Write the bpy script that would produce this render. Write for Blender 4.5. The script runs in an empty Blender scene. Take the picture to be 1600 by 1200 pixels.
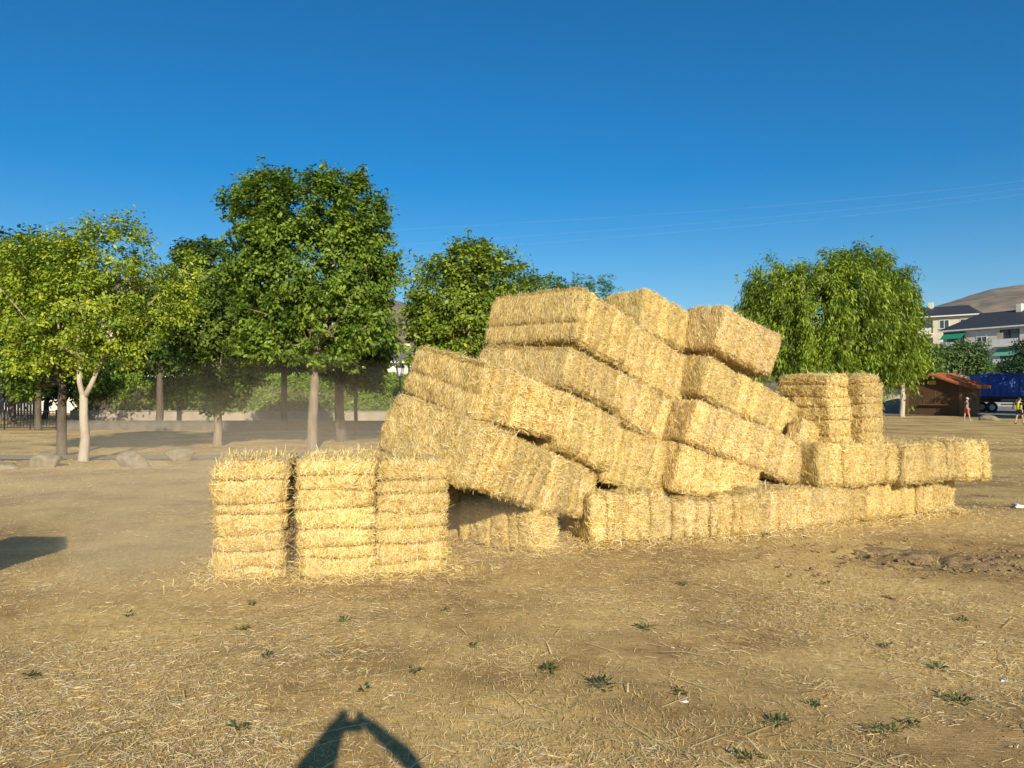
import bpy, math, random
import numpy as np
from mathutils import Matrix, Vector, Euler
R = math.radians
rng = np.random.default_rng(7)
random.seed(7)
SC = bpy.context.scene
COL = SC.collection

# ------------------------------------------------------------------ camera, sky, sun, exposure
F_PX, HOR, EYE = 1180.0, 614.0, 1.9          # focal length in photo pixels, horizon row, eye height
PIT = math.atan((HOR - 600) / F_PX)
cam_d = bpy.data.cameras.new('camera')
cam_d.sensor_width = 36.0
cam_d.lens = 36.0 * F_PX / 1600.0
cam_d.clip_start = 0.05
cam_d.clip_end = 9000
cam = bpy.data.objects.new('camera', cam_d)
COL.objects.link(cam)
cam.location = (0, 0, EYE)
cam.rotation_euler = (math.pi / 2 + PIT, 0, 0)
SC.camera = cam

SUN_EL, SUN_BEAR = R(23.1), R(-12.0)         # rays travel away from the camera, a little to the left
sun_dir = Vector((math.sin(SUN_BEAR) * math.cos(SUN_EL), math.cos(SUN_BEAR) * math.cos(SUN_EL), -math.sin(SUN_EL)))
W = bpy.data.worlds.new('World')
SC.world = W
W.use_nodes = True
nt = W.node_tree
sky = nt.nodes.new('ShaderNodeTexSky')
sky.sky_type = 'NISHITA'
sky.sun_disc = False
sky.sun_elevation = SUN_EL
sky.sun_rotation = math.pi + SUN_BEAR
sky.altitude = 1000
sky.air_density = 1.15
sky.dust_density = 0.7
sky.ozone_density = 4.0
bg = nt.nodes['Background']
bg.inputs['Strength'].default_value = 0.078
hs = nt.nodes.new('ShaderNodeHueSaturation')
hs.inputs['Saturation'].default_value = 1.45
nt.links.new(sky.outputs['Color'], hs.inputs['Color'])
nt.links.new(hs.outputs['Color'], bg.inputs['Color'])
sl = bpy.data.lights.new('sun', 'SUN')
sl.energy = 4.2
sl.angle = R(0.5)
sl.color = (1.0, 0.91, 0.73)
so = bpy.data.objects.new('sun', sl)
COL.objects.link(so)
so.rotation_euler = sun_dir.to_track_quat('-Z', 'Y').to_euler()
so.location = (5, -20, 15)
SC.view_settings.view_transform = 'Standard'
SC.view_settings.look = 'None'
SC.view_settings.gamma = 1
SC.view_settings.exposure = 0.5
SC.view_settings.use_curve_mapping = False
SC.render.engine = 'CYCLES'
SC.cycles.use_denoising = True
SC.cycles.max_bounces = 6
SC.cycles.diffuse_bounces = 3
SC.cycles.transparent_max_bounces = 40
SC.cycles.volume_bounces = 0

# ------------------------------------------------------------------ helpers
def px(u, v, y):
    """photo pixel + distance along the ground -> world point"""
    a = (u - 800) / F_PX
    b = (600 - v) / F_PX
    c, s = math.cos(PIT), math.sin(PIT)
    d = np.array([a, c - b * s, s + b * c])
    return d * (y / d[1]) + np.array([0, 0, EYE])

def gd(v):
    """distance of a ground point seen at photo row v"""
    return F_PX * EYE / (v - HOR)

def hash3(i, j, k, seed):
    n = (i * 374761393 + j * 668265263 + k * 2147483647 + seed * 974634777) & 0xFFFFFFFF
    n = ((n ^ (n >> 13)) * 1274126177) & 0xFFFFFFFF
    n = (n ^ (n >> 16)) & 0xFFFFFFFF
    return n.astype(np.float64) / 4294967295.0

def noise(P, freq, seed=0):
    """value noise in -1..1"""
    P = np.asarray(P, float) * freq + 100.0
    I = np.floor(P).astype(np.int64)
    T = P - I
    T = T * T * (3 - 2 * T)
    out = 0
    for a in (0, 1):
        for b in (0, 1):
            for c in (0, 1):
                w = (T[:, 0] if a else 1 - T[:, 0]) * (T[:, 1] if b else 1 - T[:, 1]) * (T[:, 2] if c else 1 - T[:, 2])
                out = out + w * hash3(I[:, 0] + a, I[:, 1] + b, I[:, 2] + c, seed)
    return out * 2 - 1

def tag(o, label=None, cat=None, group=None, kind=None):
    if label: o['label'] = label
    if cat: o['category'] = cat
    if group: o['group'] = group
    if kind: o['kind'] = kind
    return o

def link(o, parent=None):
    COL.objects.link(o)
    if parent is not None:
        o.parent = parent
    return o

def empty(name, loc=(0, 0, 0), rz=0.0):
    o = bpy.data.objects.new(name, None)
    o.empty_display_size = 0.2
    o.location = loc
    o.rotation_euler = (0, 0, rz)
    return link(o)

def mesh_np(name, V, F, mat=None, col=None, smooth=False):
    """fast mesh from arrays; F is (n,3) or (n,4)"""
    V = np.ascontiguousarray(V, np.float32)
    F = np.ascontiguousarray(F, np.int32)
    me = bpy.data.meshes.new(name)
    n, k = F.shape
    me.vertices.add(len(V))
    me.vertices.foreach_set('co', V.ravel())
    me.loops.add(n * k)
    me.loops.foreach_set('vertex_index', F.ravel())
    me.polygons.add(n)
    me.polygons.foreach_set('loop_start', np.arange(n, dtype=np.int32) * k)
    me.polygons.foreach_set('loop_total', np.full(n, k, np.int32))
    if smooth:
        me.polygons.foreach_set('use_smooth', np.ones(n, bool))
    me.update(calc_edges=True)
    if col is not None:
        at = me.color_attributes.new('Col', 'FLOAT_COLOR', 'POINT')
        c4 = np.ones((len(V), 4), np.float32)
        c4[:, :3] = col
        at.data.foreach_set('color', c4.ravel())
    if mat: me.materials.append(mat)
    return me

def obj_np(name, V, F, mat=None, parent=None, col=None, smooth=False):
    return link(bpy.data.objects.new(name, mesh_np(name, V, F, mat, col, smooth)), parent)

class MB:
    """collects polygons for one mesh object"""
    def __init__(s): s.v, s.f = [], []
    def add(s, V, F):
        o = len(s.v)
        s.v += [tuple(float(q) for q in p) for p in V]
        s.f += [tuple(int(i) + o for i in f) for f in F]
        return s
    def box(s, lo, hi, bev=0.0):
        x0, y0, z0 = lo; x1, y1, z1 = hi
        if bev <= 0:
            return s.add([(x0,y0,z0),(x1,y0,z0),(x1,y1,z0),(x0,y1,z0),(x0,y0,z1),(x1,y0,z1),(x1,y1,z1),(x0,y1,z1)],
                         [(0,3,2,1),(4,5,6,7),(0,1,5,4),(1,2,6,5),(2,3,7,6),(3,0,4,7)])
        b = bev
        prof = [(z0, b), (z0 + b, 0), (z1 - b, 0), (z1, b)]
        rings = []
        for z, i in prof:
            rings.append([(x0+b+i*0,y0+i,z),(x1-b,y0+i,z),(x1-i,y0+b,z),(x1-i,y1-b,z),(x1-b,y1-i,z),(x0+b,y1-i,z),(x0+i,y1-b,z),(x0+i,y0+b,z)])
        V = sum(rings, [])
        F = [tuple(range(7, -1, -1)), tuple(24 + i for i in range(8))]
        for r in range(3):
            for i in range(8):
                j = (i + 1) % 8
                F.append((r*8+i, r*8+j, r*8+8+j, r*8+8+i))
        return s.add(V, F)
    def tube(s, pts, rad, n=8, cap=True):
        pts = [np.array(p, float) for p in pts]
        if not hasattr(rad, '__len__'): rad = [rad] * len(pts)
        V, F = [], []
        up = np.array([0, 0, 1.0])
        a = None
        for i, p in enumerate(pts):
            t = pts[min(i+1, len(pts)-1)] - pts[max(i-1, 0)]
            t = t / (np.linalg.norm(t) + 1e-9)
            if a is None:
                a = np.cross(t, up if abs(t[2]) < .9 else np.array([1.0, 0, 0]))
            a = a - t * a.dot(t); a /= np.linalg.norm(a) + 1e-9
            b = np.cross(t, a)
            for k in range(n):
                th = 2 * math.pi * k / n
                V.append(p + rad[i] * (math.cos(th) * a + math.sin(th) * b))
        for i in range(len(pts) - 1):
            for k in range(n):
                j = (k + 1) % n
                F.append((i*n+k, i*n+j, (i+1)*n+j, (i+1)*n+k))
        if cap:
            F.append(tuple(range(n-1, -1, -1)))
            F.append(tuple((len(pts)-1)*n + k for k in range(n)))
        return s.add(V, F)
    def prism(s, poly, axis, lo, hi):
        """poly: 2-D outline in the two other axes, extruded along axis"""
        n = len(poly)
        def P(q, t):
            if axis == 0: return (t, q[0], q[1])
            if axis == 1: return (q[0], t, q[1])
            return (q[0], q[1], t)
        V = [P(q, lo) for q in poly] + [P(q, hi) for q in poly]
        F = [tuple(range(n)), tuple(range(2*n-1, n-1, -1))]
        for i in range(n):
            j = (i + 1) % n
            F.append((i, i+n, j+n, j))
        return s.add(V, F)
    def build(s, name, mat, parent=None, smooth=False):
        me = bpy.data.meshes.new(name)
        me.from_pydata(s.v, [], s.f)
        if smooth:
            me.polygons.foreach_set('use_smooth', np.ones(len(s.f), bool))
        me.update()
        if mat: me.materials.append(mat)
        return link(bpy.data.objects.new(name, me), parent)

# ------------------------------------------------------------------ materials
def new_mat(name):
    m = bpy.data.materials.new(name)
    m.use_nodes = True
    b = m.node_tree.nodes['Principled BSDF']
    return m, m.node_tree, b

def N(nt, typ, **kw):
    n = nt.nodes.new(typ)
    for k, v in kw.items():
        if k in n.inputs: n.inputs[k].default_value = v
        else: setattr(n, k, v)
    return n

def ramp(nt, fac, stops):
    r = nt.nodes.new('ShaderNodeValToRGB')
    e = r.color_ramp.elements
    while len(e) < len(stops): e.new(0.5)
    for q, (p, c) in zip(e, stops):
        q.position = p
        q.color = (*c, 1)
    nt.links.new(fac, r.inputs['Fac'])
    return r.outputs['Color']

def mixc(nt, fac, a, b, mode='MIX'):
    m = nt.nodes.new('ShaderNodeMix')
    m.data_type = 'RGBA'
    m.blend_type = mode
    for sock, v in ((m.inputs[0], fac), (m.inputs[6], a), (m.inputs[7], b)):
        if isinstance(v, (int, float)): sock.default_value = v
        elif isinstance(v, tuple): sock.default_value = (*v, 1)
        else: nt.links.new(v, sock)
    return m.outputs[2]

def mottled(name, c1, c2, scale=3.0, rough=0.85, bump=0.3, bscale=30.0, stretch=(1, 1, 1), spec=0.3, detail=5.0):
    """two-tone noisy surface with fine relief, object coordinates"""
    m, nt, b = new_mat(name)
    tc = N(nt, 'ShaderNodeTexCoord')
    mp = N(nt, 'ShaderNodeMapping')
    mp.inputs['Scale'].default_value = stretch
    nt.links.new(tc.outputs['Object'], mp.inputs['Vector'])
    n1 = N(nt, 'ShaderNodeTexNoise', Scale=scale, Detail=detail, Roughness=0.65)
    nt.links.new(mp.outputs[0], n1.inputs['Vector'])
    nt.links.new(ramp(nt, n1.outputs['Fac'], [(0.3, c1), (0.7, c2)]), b.inputs['Base Color'])
    b.inputs['Roughness'].default_value = rough
    b.inputs['Specular IOR Level'].default_value = spec
    if bump:
        n2 = N(nt, 'ShaderNodeTexNoise', Scale=bscale, Detail=4.0)
        nt.links.new(mp.outputs[0], n2.inputs['Vector'])
        bp = N(nt, 'ShaderNodeBump', Strength=bump, Distance=0.02)
        nt.links.new(n2.outputs['Fac'], bp.inputs['Height'])
        nt.links.new(bp.outputs['Normal'], b.inputs['Normal'])
    return m

def vcol_mat(name, rough=0.6, transl=0.0, spec=0.3, tint=(1, 1, 1)):
    """colour per strand or leaf from the mesh, with a little light passing through"""
    m, nt, b = new_mat(name)
    a = N(nt, 'ShaderNodeVertexColor', layer_name='Col')
    c = mixc(nt, 1.0, a.outputs['Color'], tint, 'MULTIPLY')
    nt.links.new(c, b.inputs['Base Color'])
    b.inputs['Roughness'].default_value = rough
    b.inputs['Specular IOR Level'].default_value = spec
    if transl:
        t = N(nt, 'ShaderNodeBsdfTranslucent')
        nt.links.new(c, t.inputs['Color'])
        mx = N(nt, 'ShaderNodeMixShader')
        mx.inputs[0].default_value = transl
        out = nt.nodes['Material Output']
        nt.links.new(b.outputs[0], mx.inputs[1])
        nt.links.new(t.outputs[0], mx.inputs[2])
        nt.links.new(mx.outputs[0], out.inputs['Surface'])
    return m

def plain(name, c, rough=0.5, metal=0.0, spec=0.4, var=0.12):
    d = tuple(x * (1 - var) for x in c)
    l = tuple(min(1, x * (1 + var)) for x in c)
    m = mottled(name, d, l, 4.0, rough, 0.08, 40.0, spec=spec)
    m.node_tree.nodes['Principled BSDF'].inputs['Metallic'].default_value = metal
    return m

M = {}
M['straw'] = vcol_mat('straw_strands', 0.5, 0.18, 0.35)
M['litter'] = vcol_mat('straw_litter', 0.6, 0.1, 0.3)
M['leaf'] = vcol_mat('leaves', 0.5, 0.3, 0.35)
M['bark'] = mottled('bark', (.16, .115, .075), (.34, .27, .2), 7, 0.9, 0.8, 16, (1, 1, .25))
M['bark_pale'] = mottled('pale_bark', (.36, .29, .21), (.55, .47, .36), 6, 0.9, 0.6, 20, (1, 1, .3))
M['bark_dark'] = mottled('dark_bark', (.07, .055, .04), (.16, .125, .09), 7, 0.9, 0.8, 16, (1, 1, .25))

def core_mat():
    m, nt, b = new_mat('packed_straw')
    tc = N(nt, 'ShaderNodeTexCoord')
    cols = []
    bumps = []
    for k, sc in enumerate(((9, 55, 55), (55, 9, 55), (55, 55, 9))):
        mp = N(nt, 'ShaderNodeMapping')
        mp.inputs['Scale'].default_value = sc
        mp.inputs['Rotation'].default_value = (0.3 * k, 0.2, 0.35 - 0.3 * k)
        nt.links.new(tc.outputs['Object'], mp.inputs['Vector'])
        n1 = N(nt, 'ShaderNodeTexNoise', Scale=1.6, Detail=4.0, Roughness=0.7)
        nt.links.new(mp.outputs[0], n1.inputs['Vector'])
        bumps.append(n1.outputs['Fac'])
    mx = N(nt, 'ShaderNodeMath', operation='MAXIMUM')
    nt.links.new(bumps[0], mx.inputs[0]); nt.links.new(bumps[1], mx.inputs[1])
    mx2 = N(nt, 'ShaderNodeMath', operation='MAXIMUM')
    nt.links.new(mx.outputs[0], mx2.inputs[0]); nt.links.new(bumps[2], mx2.inputs[1])
    c = ramp(nt, mx2.outputs[0], [(0.45, (.38, .23, .06)), (0.56, (.62, .43, .13)), (0.68, (.78, .6, .22)), (0.8, (.86, .71, .33))])
    n3 = N(nt, 'ShaderNodeTexNoise', Scale=2.2, Detail=3.0)
    nt.links.new(tc.outputs['Object'], n3.inputs['Vector'])
    c2 = ramp(nt, n3.outputs['Fac'], [(0.3, (.86, .78, .66)), (0.7, (1, 1, 1))])
    nt.links.new(mixc(nt, 1.0, c, c2, 'MULTIPLY'), b.inputs['Base Color'])
    b.inputs['Roughness'].default_value = 0.75
    bp = N(nt, 'ShaderNodeBump', Strength=1.0, Distance=0.02)
    nt.links.new(mx2.outputs[0], bp.inputs['Height'])
    nt.links.new(bp.outputs['Normal'], b.inputs['Normal'])
    return m
M['core'] = core_mat()

def ground_mat():
    m, nt, b = new_mat('dry_ground')
    tc = N(nt, 'ShaderNodeTexCoord')
    def nz(scale, detail=5.0, rough=0.6, stretch=None, rot=0.0):
        src = tc.outputs['Object']
        if stretch:
            mp = N(nt, 'ShaderNodeMapping')
            mp.inputs['Scale'].default_value = stretch
            mp.inputs['Rotation'].default_value = (0, 0, rot)
            nt.links.new(src, mp.inputs['Vector'])
            src = mp.outputs[0]
        n = N(nt, 'ShaderNodeTexNoise', Scale=scale, Detail=detail, Roughness=rough)
        nt.links.new(src, n.inputs['Vector'])
        return n.outputs['Fac']
    soil = ramp(nt, nz(2.3, 8, .7), [(0.28, (.21, .124, .048)), (0.5, (.4, .255, .1)), (0.72, (.6, .4, .17))])
    thatch = ramp(nt, nz(22, 6, .75), [(0.3, (.4, .255, .085)), (0.5, (.68, .475, .18)), (0.7, (.86, .64, .28))])
    patch = ramp(nt, nz(.42, 6, .62), [(0.4, (0, 0, 0)), (0.58, (1, 1, 1))])
    c = mixc(nt, patch, soil, thatch)
    f1 = nz(1.0, 3, .6, (7, 95, 1), 0.25)
    f2 = nz(1.0, 3, .6, (95, 8, 1), 0.5)
    mx = N(nt, 'ShaderNodeMath', operation='MAXIMUM')
    nt.links.new(f1, mx.inputs[0]); nt.links.new(f2, mx.inputs[1])
    c = mixc(nt, ramp(nt, mx.outputs[0], [(0.6, (0, 0, 0)), (0.74, (.75, .75, .75))]), c, (.7, .55, .28))
    green = ramp(nt, nz(.16, 4, .6), [(0.62, (0, 0, 0)), (0.8, (.3, .3, .3))])
    c = mixc(nt, green, c, (.36, .28, .1))
    nt.links.new(c, b.inputs['Base Color'])
    b.inputs['Roughness'].default_value = 0.95
    b.inputs['Specular IOR Level'].default_value = 0.15
    h = N(nt, 'ShaderNodeMath', operation='ADD')
    nt.links.new(nz(9, 9, .7), h.inputs[0]); nt.links.new(mx.outputs[0], h.inputs[1])
    bp = N(nt, 'ShaderNodeBump', Strength=0.6, Distance=0.03)
    nt.links.new(h.outputs[0], bp.inputs['Height'])
    nt.links.new(bp.outputs['Normal'], b.inputs['Normal'])
    return m
M['ground'] = ground_mat()
M['hill'] = mottled('hillside', (.06, .06, .045), (.36, .245, .145), 0.016, 1.0, 0, detail=11.0)
M['path'] = mottled('path_concrete', (.2, .18, .15), (.3, .27, .225), 2, 0.95, 0.3)
M['rock'] = mottled('granite', (.12, .1, .07), (.36, .3, .21), 6, 0.95, 1.0, 12)
M['clod'] = mottled('clod_earth', (.2, .13, .06), (.4, .275, .13), 30, 0.95, 1.0, 60)

# ------------------------------------------------------------------ ground and hills
def ground_z(x, y):
    P = np.stack([x, y, np.zeros_like(x)], 1)
    near = np.clip(1 - (np.hypot(x, y) - 30) / 40, 0, 1)
    z = 0.03 * noise(P, .5, 1) + 0.014 * noise(P, 2.3, 2) + 0.007 * noise(P, 7, 3)
    # churned earth thrown up in a low bank beside the pile
    t = (x - 3.2) / 6.0
    cy = 8.75 - 0.55 * (x - 3.2) / 6.0
    bank = np.exp(-((y - cy) / 0.55) ** 2) * np.clip((x - 2.6) / 1.2, 0, 1) * np.clip((13 - x) / 2, 0, 1)
    z = z + bank * (0.02 + 0.02 * noise(P, 3.5, 4))
    return z * near

def make_ground():
    rad = np.concatenate([[0.01], np.geomspace(0.8, 26, 210), np.geomspace(28, 5200, 60)])
    na = 320
    # finer steps of angle where the field lies ahead
    th = np.linspace(0, 2 * math.pi, na, endpoint=False)
    th = th - 0.55 * np.sin(th)
    Rr, Th = np.meshgrid(rad, th, indexing='ij')
    x = (Rr * np.sin(Th)).ravel(); y = (Rr * np.cos(Th)).ravel()
    V = np.stack([x, y, ground_z(x, y)], 1)
    i = np.arange(len(rad) - 1)[:, None]; j = np.arange(na)[None, :]
    j2 = (j + 1) % na
    F = np.stack([i*na+j, i*na+j2, (i+1)*na+j2, (i+1)*na+j], -1).reshape(-1, 4)
    o = obj_np('ground', V, F[:, ::-1], M['ground'], smooth=True)
    tag(o, kind='structure')
make_ground()

def make_hills():
    us = [-900, -400, 0, 200, 420, 600, 640, 720, 900, 1100, 1300, 1400, 1450, 1500, 1550, 1600, 1680, 1800, 2100, 2700]
    vs = [500, 455, 440, 446, 452, 464, 476, 488, 500, 508, 502, 494, 483, 468, 455, 446, 436, 430, 446, 500]
    uu = np.linspace(-900, 2700, 320)
    vv = np.interp(uu, us, vs)
    d0, d1 = 900.0, 2300.0
    rows = 46
    V = []
    for r in range(rows):
        t = r / (rows - 1)
        d = d0 + (d1 - d0) * t
        ridge = (HOR - vv) / F_PX * d1 + EYE
        x = (uu - 800) / F_PX * d
        P = np.stack([x, np.full_like(x, d), np.zeros_like(x)], 1)
        prof = (t ** 1.35) if t < 1 else 1
        z = ridge * prof + (ridge * .16 * noise(P, .004, 5) + 14 * noise(P, .011, 6) + 5 * noise(P, .03, 8)) * math.sin(math.pi * min(t, .93)) - 6 * (1 - t)
        V.append(np.stack([x, np.full_like(x, d), z], 1))
    V.append(V[-1] + np.array([0, 700, -260]))
    n = len(uu); rows += 1
    V = np.concatenate(V)
    i = np.arange(rows - 1)[:, None]; j = np.arange(n - 1)[None, :]
    F = np.stack([i*n+j, i*n+j+1, (i+1)*n+j+1, (i+1)*n+j], -1).reshape(-1, 4)
    o = obj_np('hills', V, F, M['hill'], smooth=True)
    tag(o, kind='structure')
make_hills()

# grey path behind the boulders and the paved apron by the kiosk
def sheet(name, pts, z, mat):
    m = MB()
    m.add([(p[0], p[1], z) for p in pts], [tuple(range(len(pts)))])
    return tag(m.build(name, mat), kind='structure')
sheet('path', [(-30, 20.9), (-9.0, 21.2), (-1.0, 23.4), (1.0, 24.3), (1.0, 25.6), (-1.5, 24.9), (-9.5, 22.6), (-30, 22.3)], 0.05, M['path'])
sheet('pavement', [(20, 63.5), (30, 63.5), (60, 60), (80, 60), (80, 110), (20, 110)], 0.05, M['path'])

# ------------------------------------------------------------------ straw bales
def slab(nu, nv, nw, du, dv, dw):
    """surface lattice of a box, outward faces"""
    idx = -np.ones((nu+1, nv+1, nw+1), int)
    g = np.stack(np.meshgrid(np.arange(nu+1), np.arange(nv+1), np.arange(nw+1), indexing='ij'), -1)
    bd = (g[..., 0] % nu == 0) | (g[..., 1] % nv == 0) | (g[..., 2] % nw == 0)
    idx[bd] = np.arange(bd.sum())
    V = g[bd] * np.array([du/nu, dv/nv, dw/nw])
    F = []
    def q(a, b, c, d): F.append(np.stack([a.ravel(), b.ravel(), c.ravel(), d.ravel()], 1))
    for s, flip in ((0, True), (-1, False)):
        for ax in range(3):
            A = np.take(idx, s, axis=ax)
            if ax == 1: A = A.T
            a, b, c, d = A[:-1, :-1], A[1:, :-1], A[1:, 1:], A[:-1, 1:]
            if flip: q(a, d, c, b)
            else: q(a, b, c, d)
    return V, np.concatenate(F)

def round_box(V, dims, r):
    dims = np.array(dims); r = np.minimum(np.array(r), dims * .48)
    q = np.clip(V, r, dims - r)
    d = (V - q) / r
    ln = np.linalg.norm(d, axis=1, keepdims=True)
    ln[ln < 1e-9] = 1
    m = np.maximum(np.abs(d).max(1, keepdims=True), 1e-9)
    dn = d / ln * np.where(m > 0, 1, 0) * m
    return q + dn * r

PAL = np.array([(.92, .77, .42), (.85, .665, .28), (.75, .535, .17), (.55, .345, .085), (.81, .7, .46), (.34, .2, .055)])
PALP = np.array([.28, .32, .2, .1, .07, .03])
def straw_cols(n, dull=0.0):
    p = PALP.copy()
    p[4] += dull; p[1] -= dull * .5; p[2] -= dull * .5
    p = p / p.sum()
    c = PAL[rng.choice(len(PAL), n, p=p)]
    return c * rng.uniform(.86, 1.1, (n, 1))

def strips(P, T, Nn, L, Wd, bend):
    """bent two-piece straws: centre points, direction, face normal"""
    S = np.cross(Nn, T)
    S /= np.linalg.norm(S, axis=1, keepdims=True) + 1e-9
    n = len(P)
    L = L[:, None]; Wd = Wd[:, None]; bend = bend[:, None]
    a = P - T * L * .5
    b = P + Nn * bend
    c = P + T * L * .5 - Nn * bend * .3
    V = np.stack([a - S*Wd*.5, a + S*Wd*.5, b - S*Wd*.5, b + S*Wd*.5, c - S*Wd*.35, c + S*Wd*.35], 1).reshape(-1, 3)
    o = (np.arange(n) * 6)[:, None]
    F = np.concatenate([o + np.array([[0, 1, 3, 2]]), o + np.array([[2, 3, 5, 4]])])
    return V, F

def quads_strips(P, T, Nn, L, Wd):
    S = np.cross(Nn, T)
    S /= np.linalg.norm(S, axis=1, keepdims=True) + 1e-9
    L = L[:, None] * .5; Wd = Wd[:, None] * .5
    V = np.stack([P - T*L - S*Wd, P - T*L + S*Wd, P + T*L + S*Wd*.7, P + T*L - S*Wd*.7], 1).reshape(-1, 3)
    return V, np.arange(len(P) * 4).reshape(-1, 4)

def slivers(P, T, Nn, L, Wd):
    S = np.cross(Nn, T)
    S /= np.linalg.norm(S, axis=1, keepdims=True) + 1e-9
    L = L[:, None] * .5; Wd = Wd[:, None] * .75
    V = np.stack([P - T*L - S*Wd, P - T*L + S*Wd, P + T*L], 1).reshape(-1, 3)
    return V, np.arange(len(P) * 3).reshape(-1, 3)

AX = {0: (0, 1, 2), 1: (1, 2, 0), 2: (2, 0, 1)}
CAMP = np.array([0, 0, EYE])
def bale(name_key, p, flake_axis, label, nfl=7, dens=1.0, end_grooves=(), lean=None, dull=0.0, fringe=1.0):
    x, y, z, yaw, pit, rol, a, b, c = p
    Rm = (Matrix.Rotation(R(yaw), 3, 'Z') @ Matrix.Rotation(R(pit), 3, 'Y') @ Matrix.Rotation(R(rol), 3, 'X'))
    Rn = np.array(Rm)
    dims = np.array([a, b, c])
    base = np.array([x, y, z]) + Rn @ np.array([a/2, b/2, 0])
    root = bpy.data.objects.new('straw_bale', None)
    root.empty_display_size = .2
    link(root)
    root.matrix_world = Matrix.Translation(Vector(base)) @ Rm.to_4x4()
    tag(root, label, 'straw bale', 'straw bales of the tumbled stack')
    ax = AX[flake_axis]
    du, dv, dw = dims[list(ax)]
    seed = abs(hash(name_key)) % 9973 if False else sum(ord(q) * (i + 3) * 31 for i, q in enumerate(name_key))
    lr = np.random.default_rng(seed)
    cuts = np.concatenate([[0], np.cumsum(lr.uniform(.6, 1.5, nfl))])
    cuts = cuts / cuts[-1] * du
    quads = []; tones = []
    for k in range(nfl):
        t0, t1 = cuts[k], cuts[k+1]
        th = t1 - t0
        nu, nv, nw = max(4, round(th / .04)), max(6, round(dv / .048)), max(6, round(dw / .048))
        V, F = slab(nu, nv, nw, th, dv, dw)
        e = V.copy()
        V = round_box(V, (th, dv, dw), (min(.055, th*.36) if flake_axis == 0 else .034, .05, .05))
        # outer corners of the whole bale are rounder
        V[:, 1:] = round_box(np.column_stack([np.full(len(V), 1.0), V[:, 1:]]), (2.0, dv, dw), (.1, .075, .075))[:, 1:]
        V[:, 1:] = (V[:, 1:] - [dv/2, dw/2]) * (1 + lr.uniform(-.016, .016, 2)) + [dv/2, dw/2] + lr.normal(0, .009, 2)
        wv = [0.0 if q in (0, nfl) else .03 * noise(np.column_stack([V[:, 1:], np.full(len(V), q + seed * .1)]), 2.6, 14) for q in (k, k + 1)]
        tt = np.clip(V[:, 0] / th, 0, 1)
        V[:, 0] += t0 + wv[0] * (1 - tt) + wv[1] * tt
        # ends of the bale bulge, and carry furrows where the twine runs
        if k in (0, nfl - 1):
            cap = (F * 0).astype(bool)
            at_end = e[:, 0] < 1e-4 if k == 0 else e[:, 0] > th - 1e-4
            s = -1 if k == 0 else 1
            cen = 1 - ((V[:, 1]/dv - .5) ** 2 + (V[:, 2]/dw - .5) ** 2) * 2
            V[at_end, 0] += s * .03 * cen[at_end]
            for g in end_grooves:
                w = V[:, 2] / dw
                V[at_end, 0] -= s * .045 * np.exp(-((w[at_end] - g) / .045) ** 2)
        P3 = np.zeros_like(V); P3[:, list(ax)] = V
        Q = P3 + seed * .37
        nrm = P3 - dims / 2
        nrm = nrm / dims; nrm /= np.linalg.norm(nrm, axis=1, keepdims=True) + 1e-9
        P3 = P3 + nrm * (.02 * noise(Q, 3.2, 11) + .016 * noise(Q, 9, 12) + .009 * noise(Q, 24, 13))[:, None]
        for q in range(3):
            P3[:, q] += .032 * noise(Q, 1.1, 15 + q) * (1 if q < 2 or p[2] > .05 else .3)
        P3 -= np.array([a/2, b/2, 0])
        fl = obj_np('flake', P3, F, M['core'], root, smooth=True)
        # quads that can carry loose straws: the outside of the bale only
        ec = e[F].mean(1)
        out = (ec[:, 1] < 1e-4) | (ec[:, 1] > dv - 1e-4) | (ec[:, 2] < 1e-4) | (ec[:, 2] > dw - 1e-4)
        if k == 0: out |= ec[:, 0] < 1e-4
        if k == nfl - 1: out |= ec[:, 0] > th - 1e-4
        quads.append(P3[F[out]]); tones.append(np.full(out.sum(), lr.uniform(.83, 1.12) if flake_axis == 0 else lr.uniform(.93, 1.06)))
    Qd = np.concatenate(quads)
    nr = np.cross(Qd[:, 2] - Qd[:, 0], Qd[:, 3] - Qd[:, 1])
    ar = np.linalg.norm(nr, axis=1) * .5
    nr = nr / (ar[:, None] * 2 + 1e-9)
    cw = Qd.mean(1) @ Rn.T + base
    nwld = nr @ Rn.T
    vis = (nwld * (CAMP - cw)).sum(1) / np.linalg.norm(CAMP - cw, axis=1)
    wgt = ar * np.where(vis > -.12, 1.0, .05)
    n = int(wgt.sum() * 5100 * dens)
    pick = rng.choice(len(Qd), n, p=wgt / wgt.sum())
    s, t = rng.random((2, n, 1))
    q = Qd[pick]
    P = (q[:, 0]*(1-s) + q[:, 1]*s)*(1-t) + (q[:, 3]*(1-s) + q[:, 2]*s)*t
    nn = nr[pick]
    # straws on the cut ends run up and down, on the sides they cross the flakes at all angles
    an = np.abs(nn)
    fa = np.zeros(3); fa[ax[0]] = 1
    upv = np.zeros(3); upv[ax[2]] = 1
    sdv = np.zeros(3); sdv[ax[1]] = 1
    onend = an[:, ax[0]] > .75
    ang = np.where(onend, rng.normal(0, .42, n), rng.normal(.0, 1.0, n))
    ref = np.where(onend[:, None], upv[None], fa[None])
    if lean is not None:
        ang = np.where(onend, rng.normal(0, lean, n), ang)
    ref = ref - nn * (ref * nn).sum(1, keepdims=True)
    bad = np.linalg.norm(ref, axis=1) < .2
    ref[bad] = (sdv[None] - nn * (sdv[None] * nn).sum(1, keepdims=True))[bad]
    ref /= np.linalg.norm(ref, axis=1, keepdims=True) + 1e-9
    bi = np.cross(nn, ref)
    T = ref * np.cos(ang)[:, None] + bi * np.sin(ang)[:, None]
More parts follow.
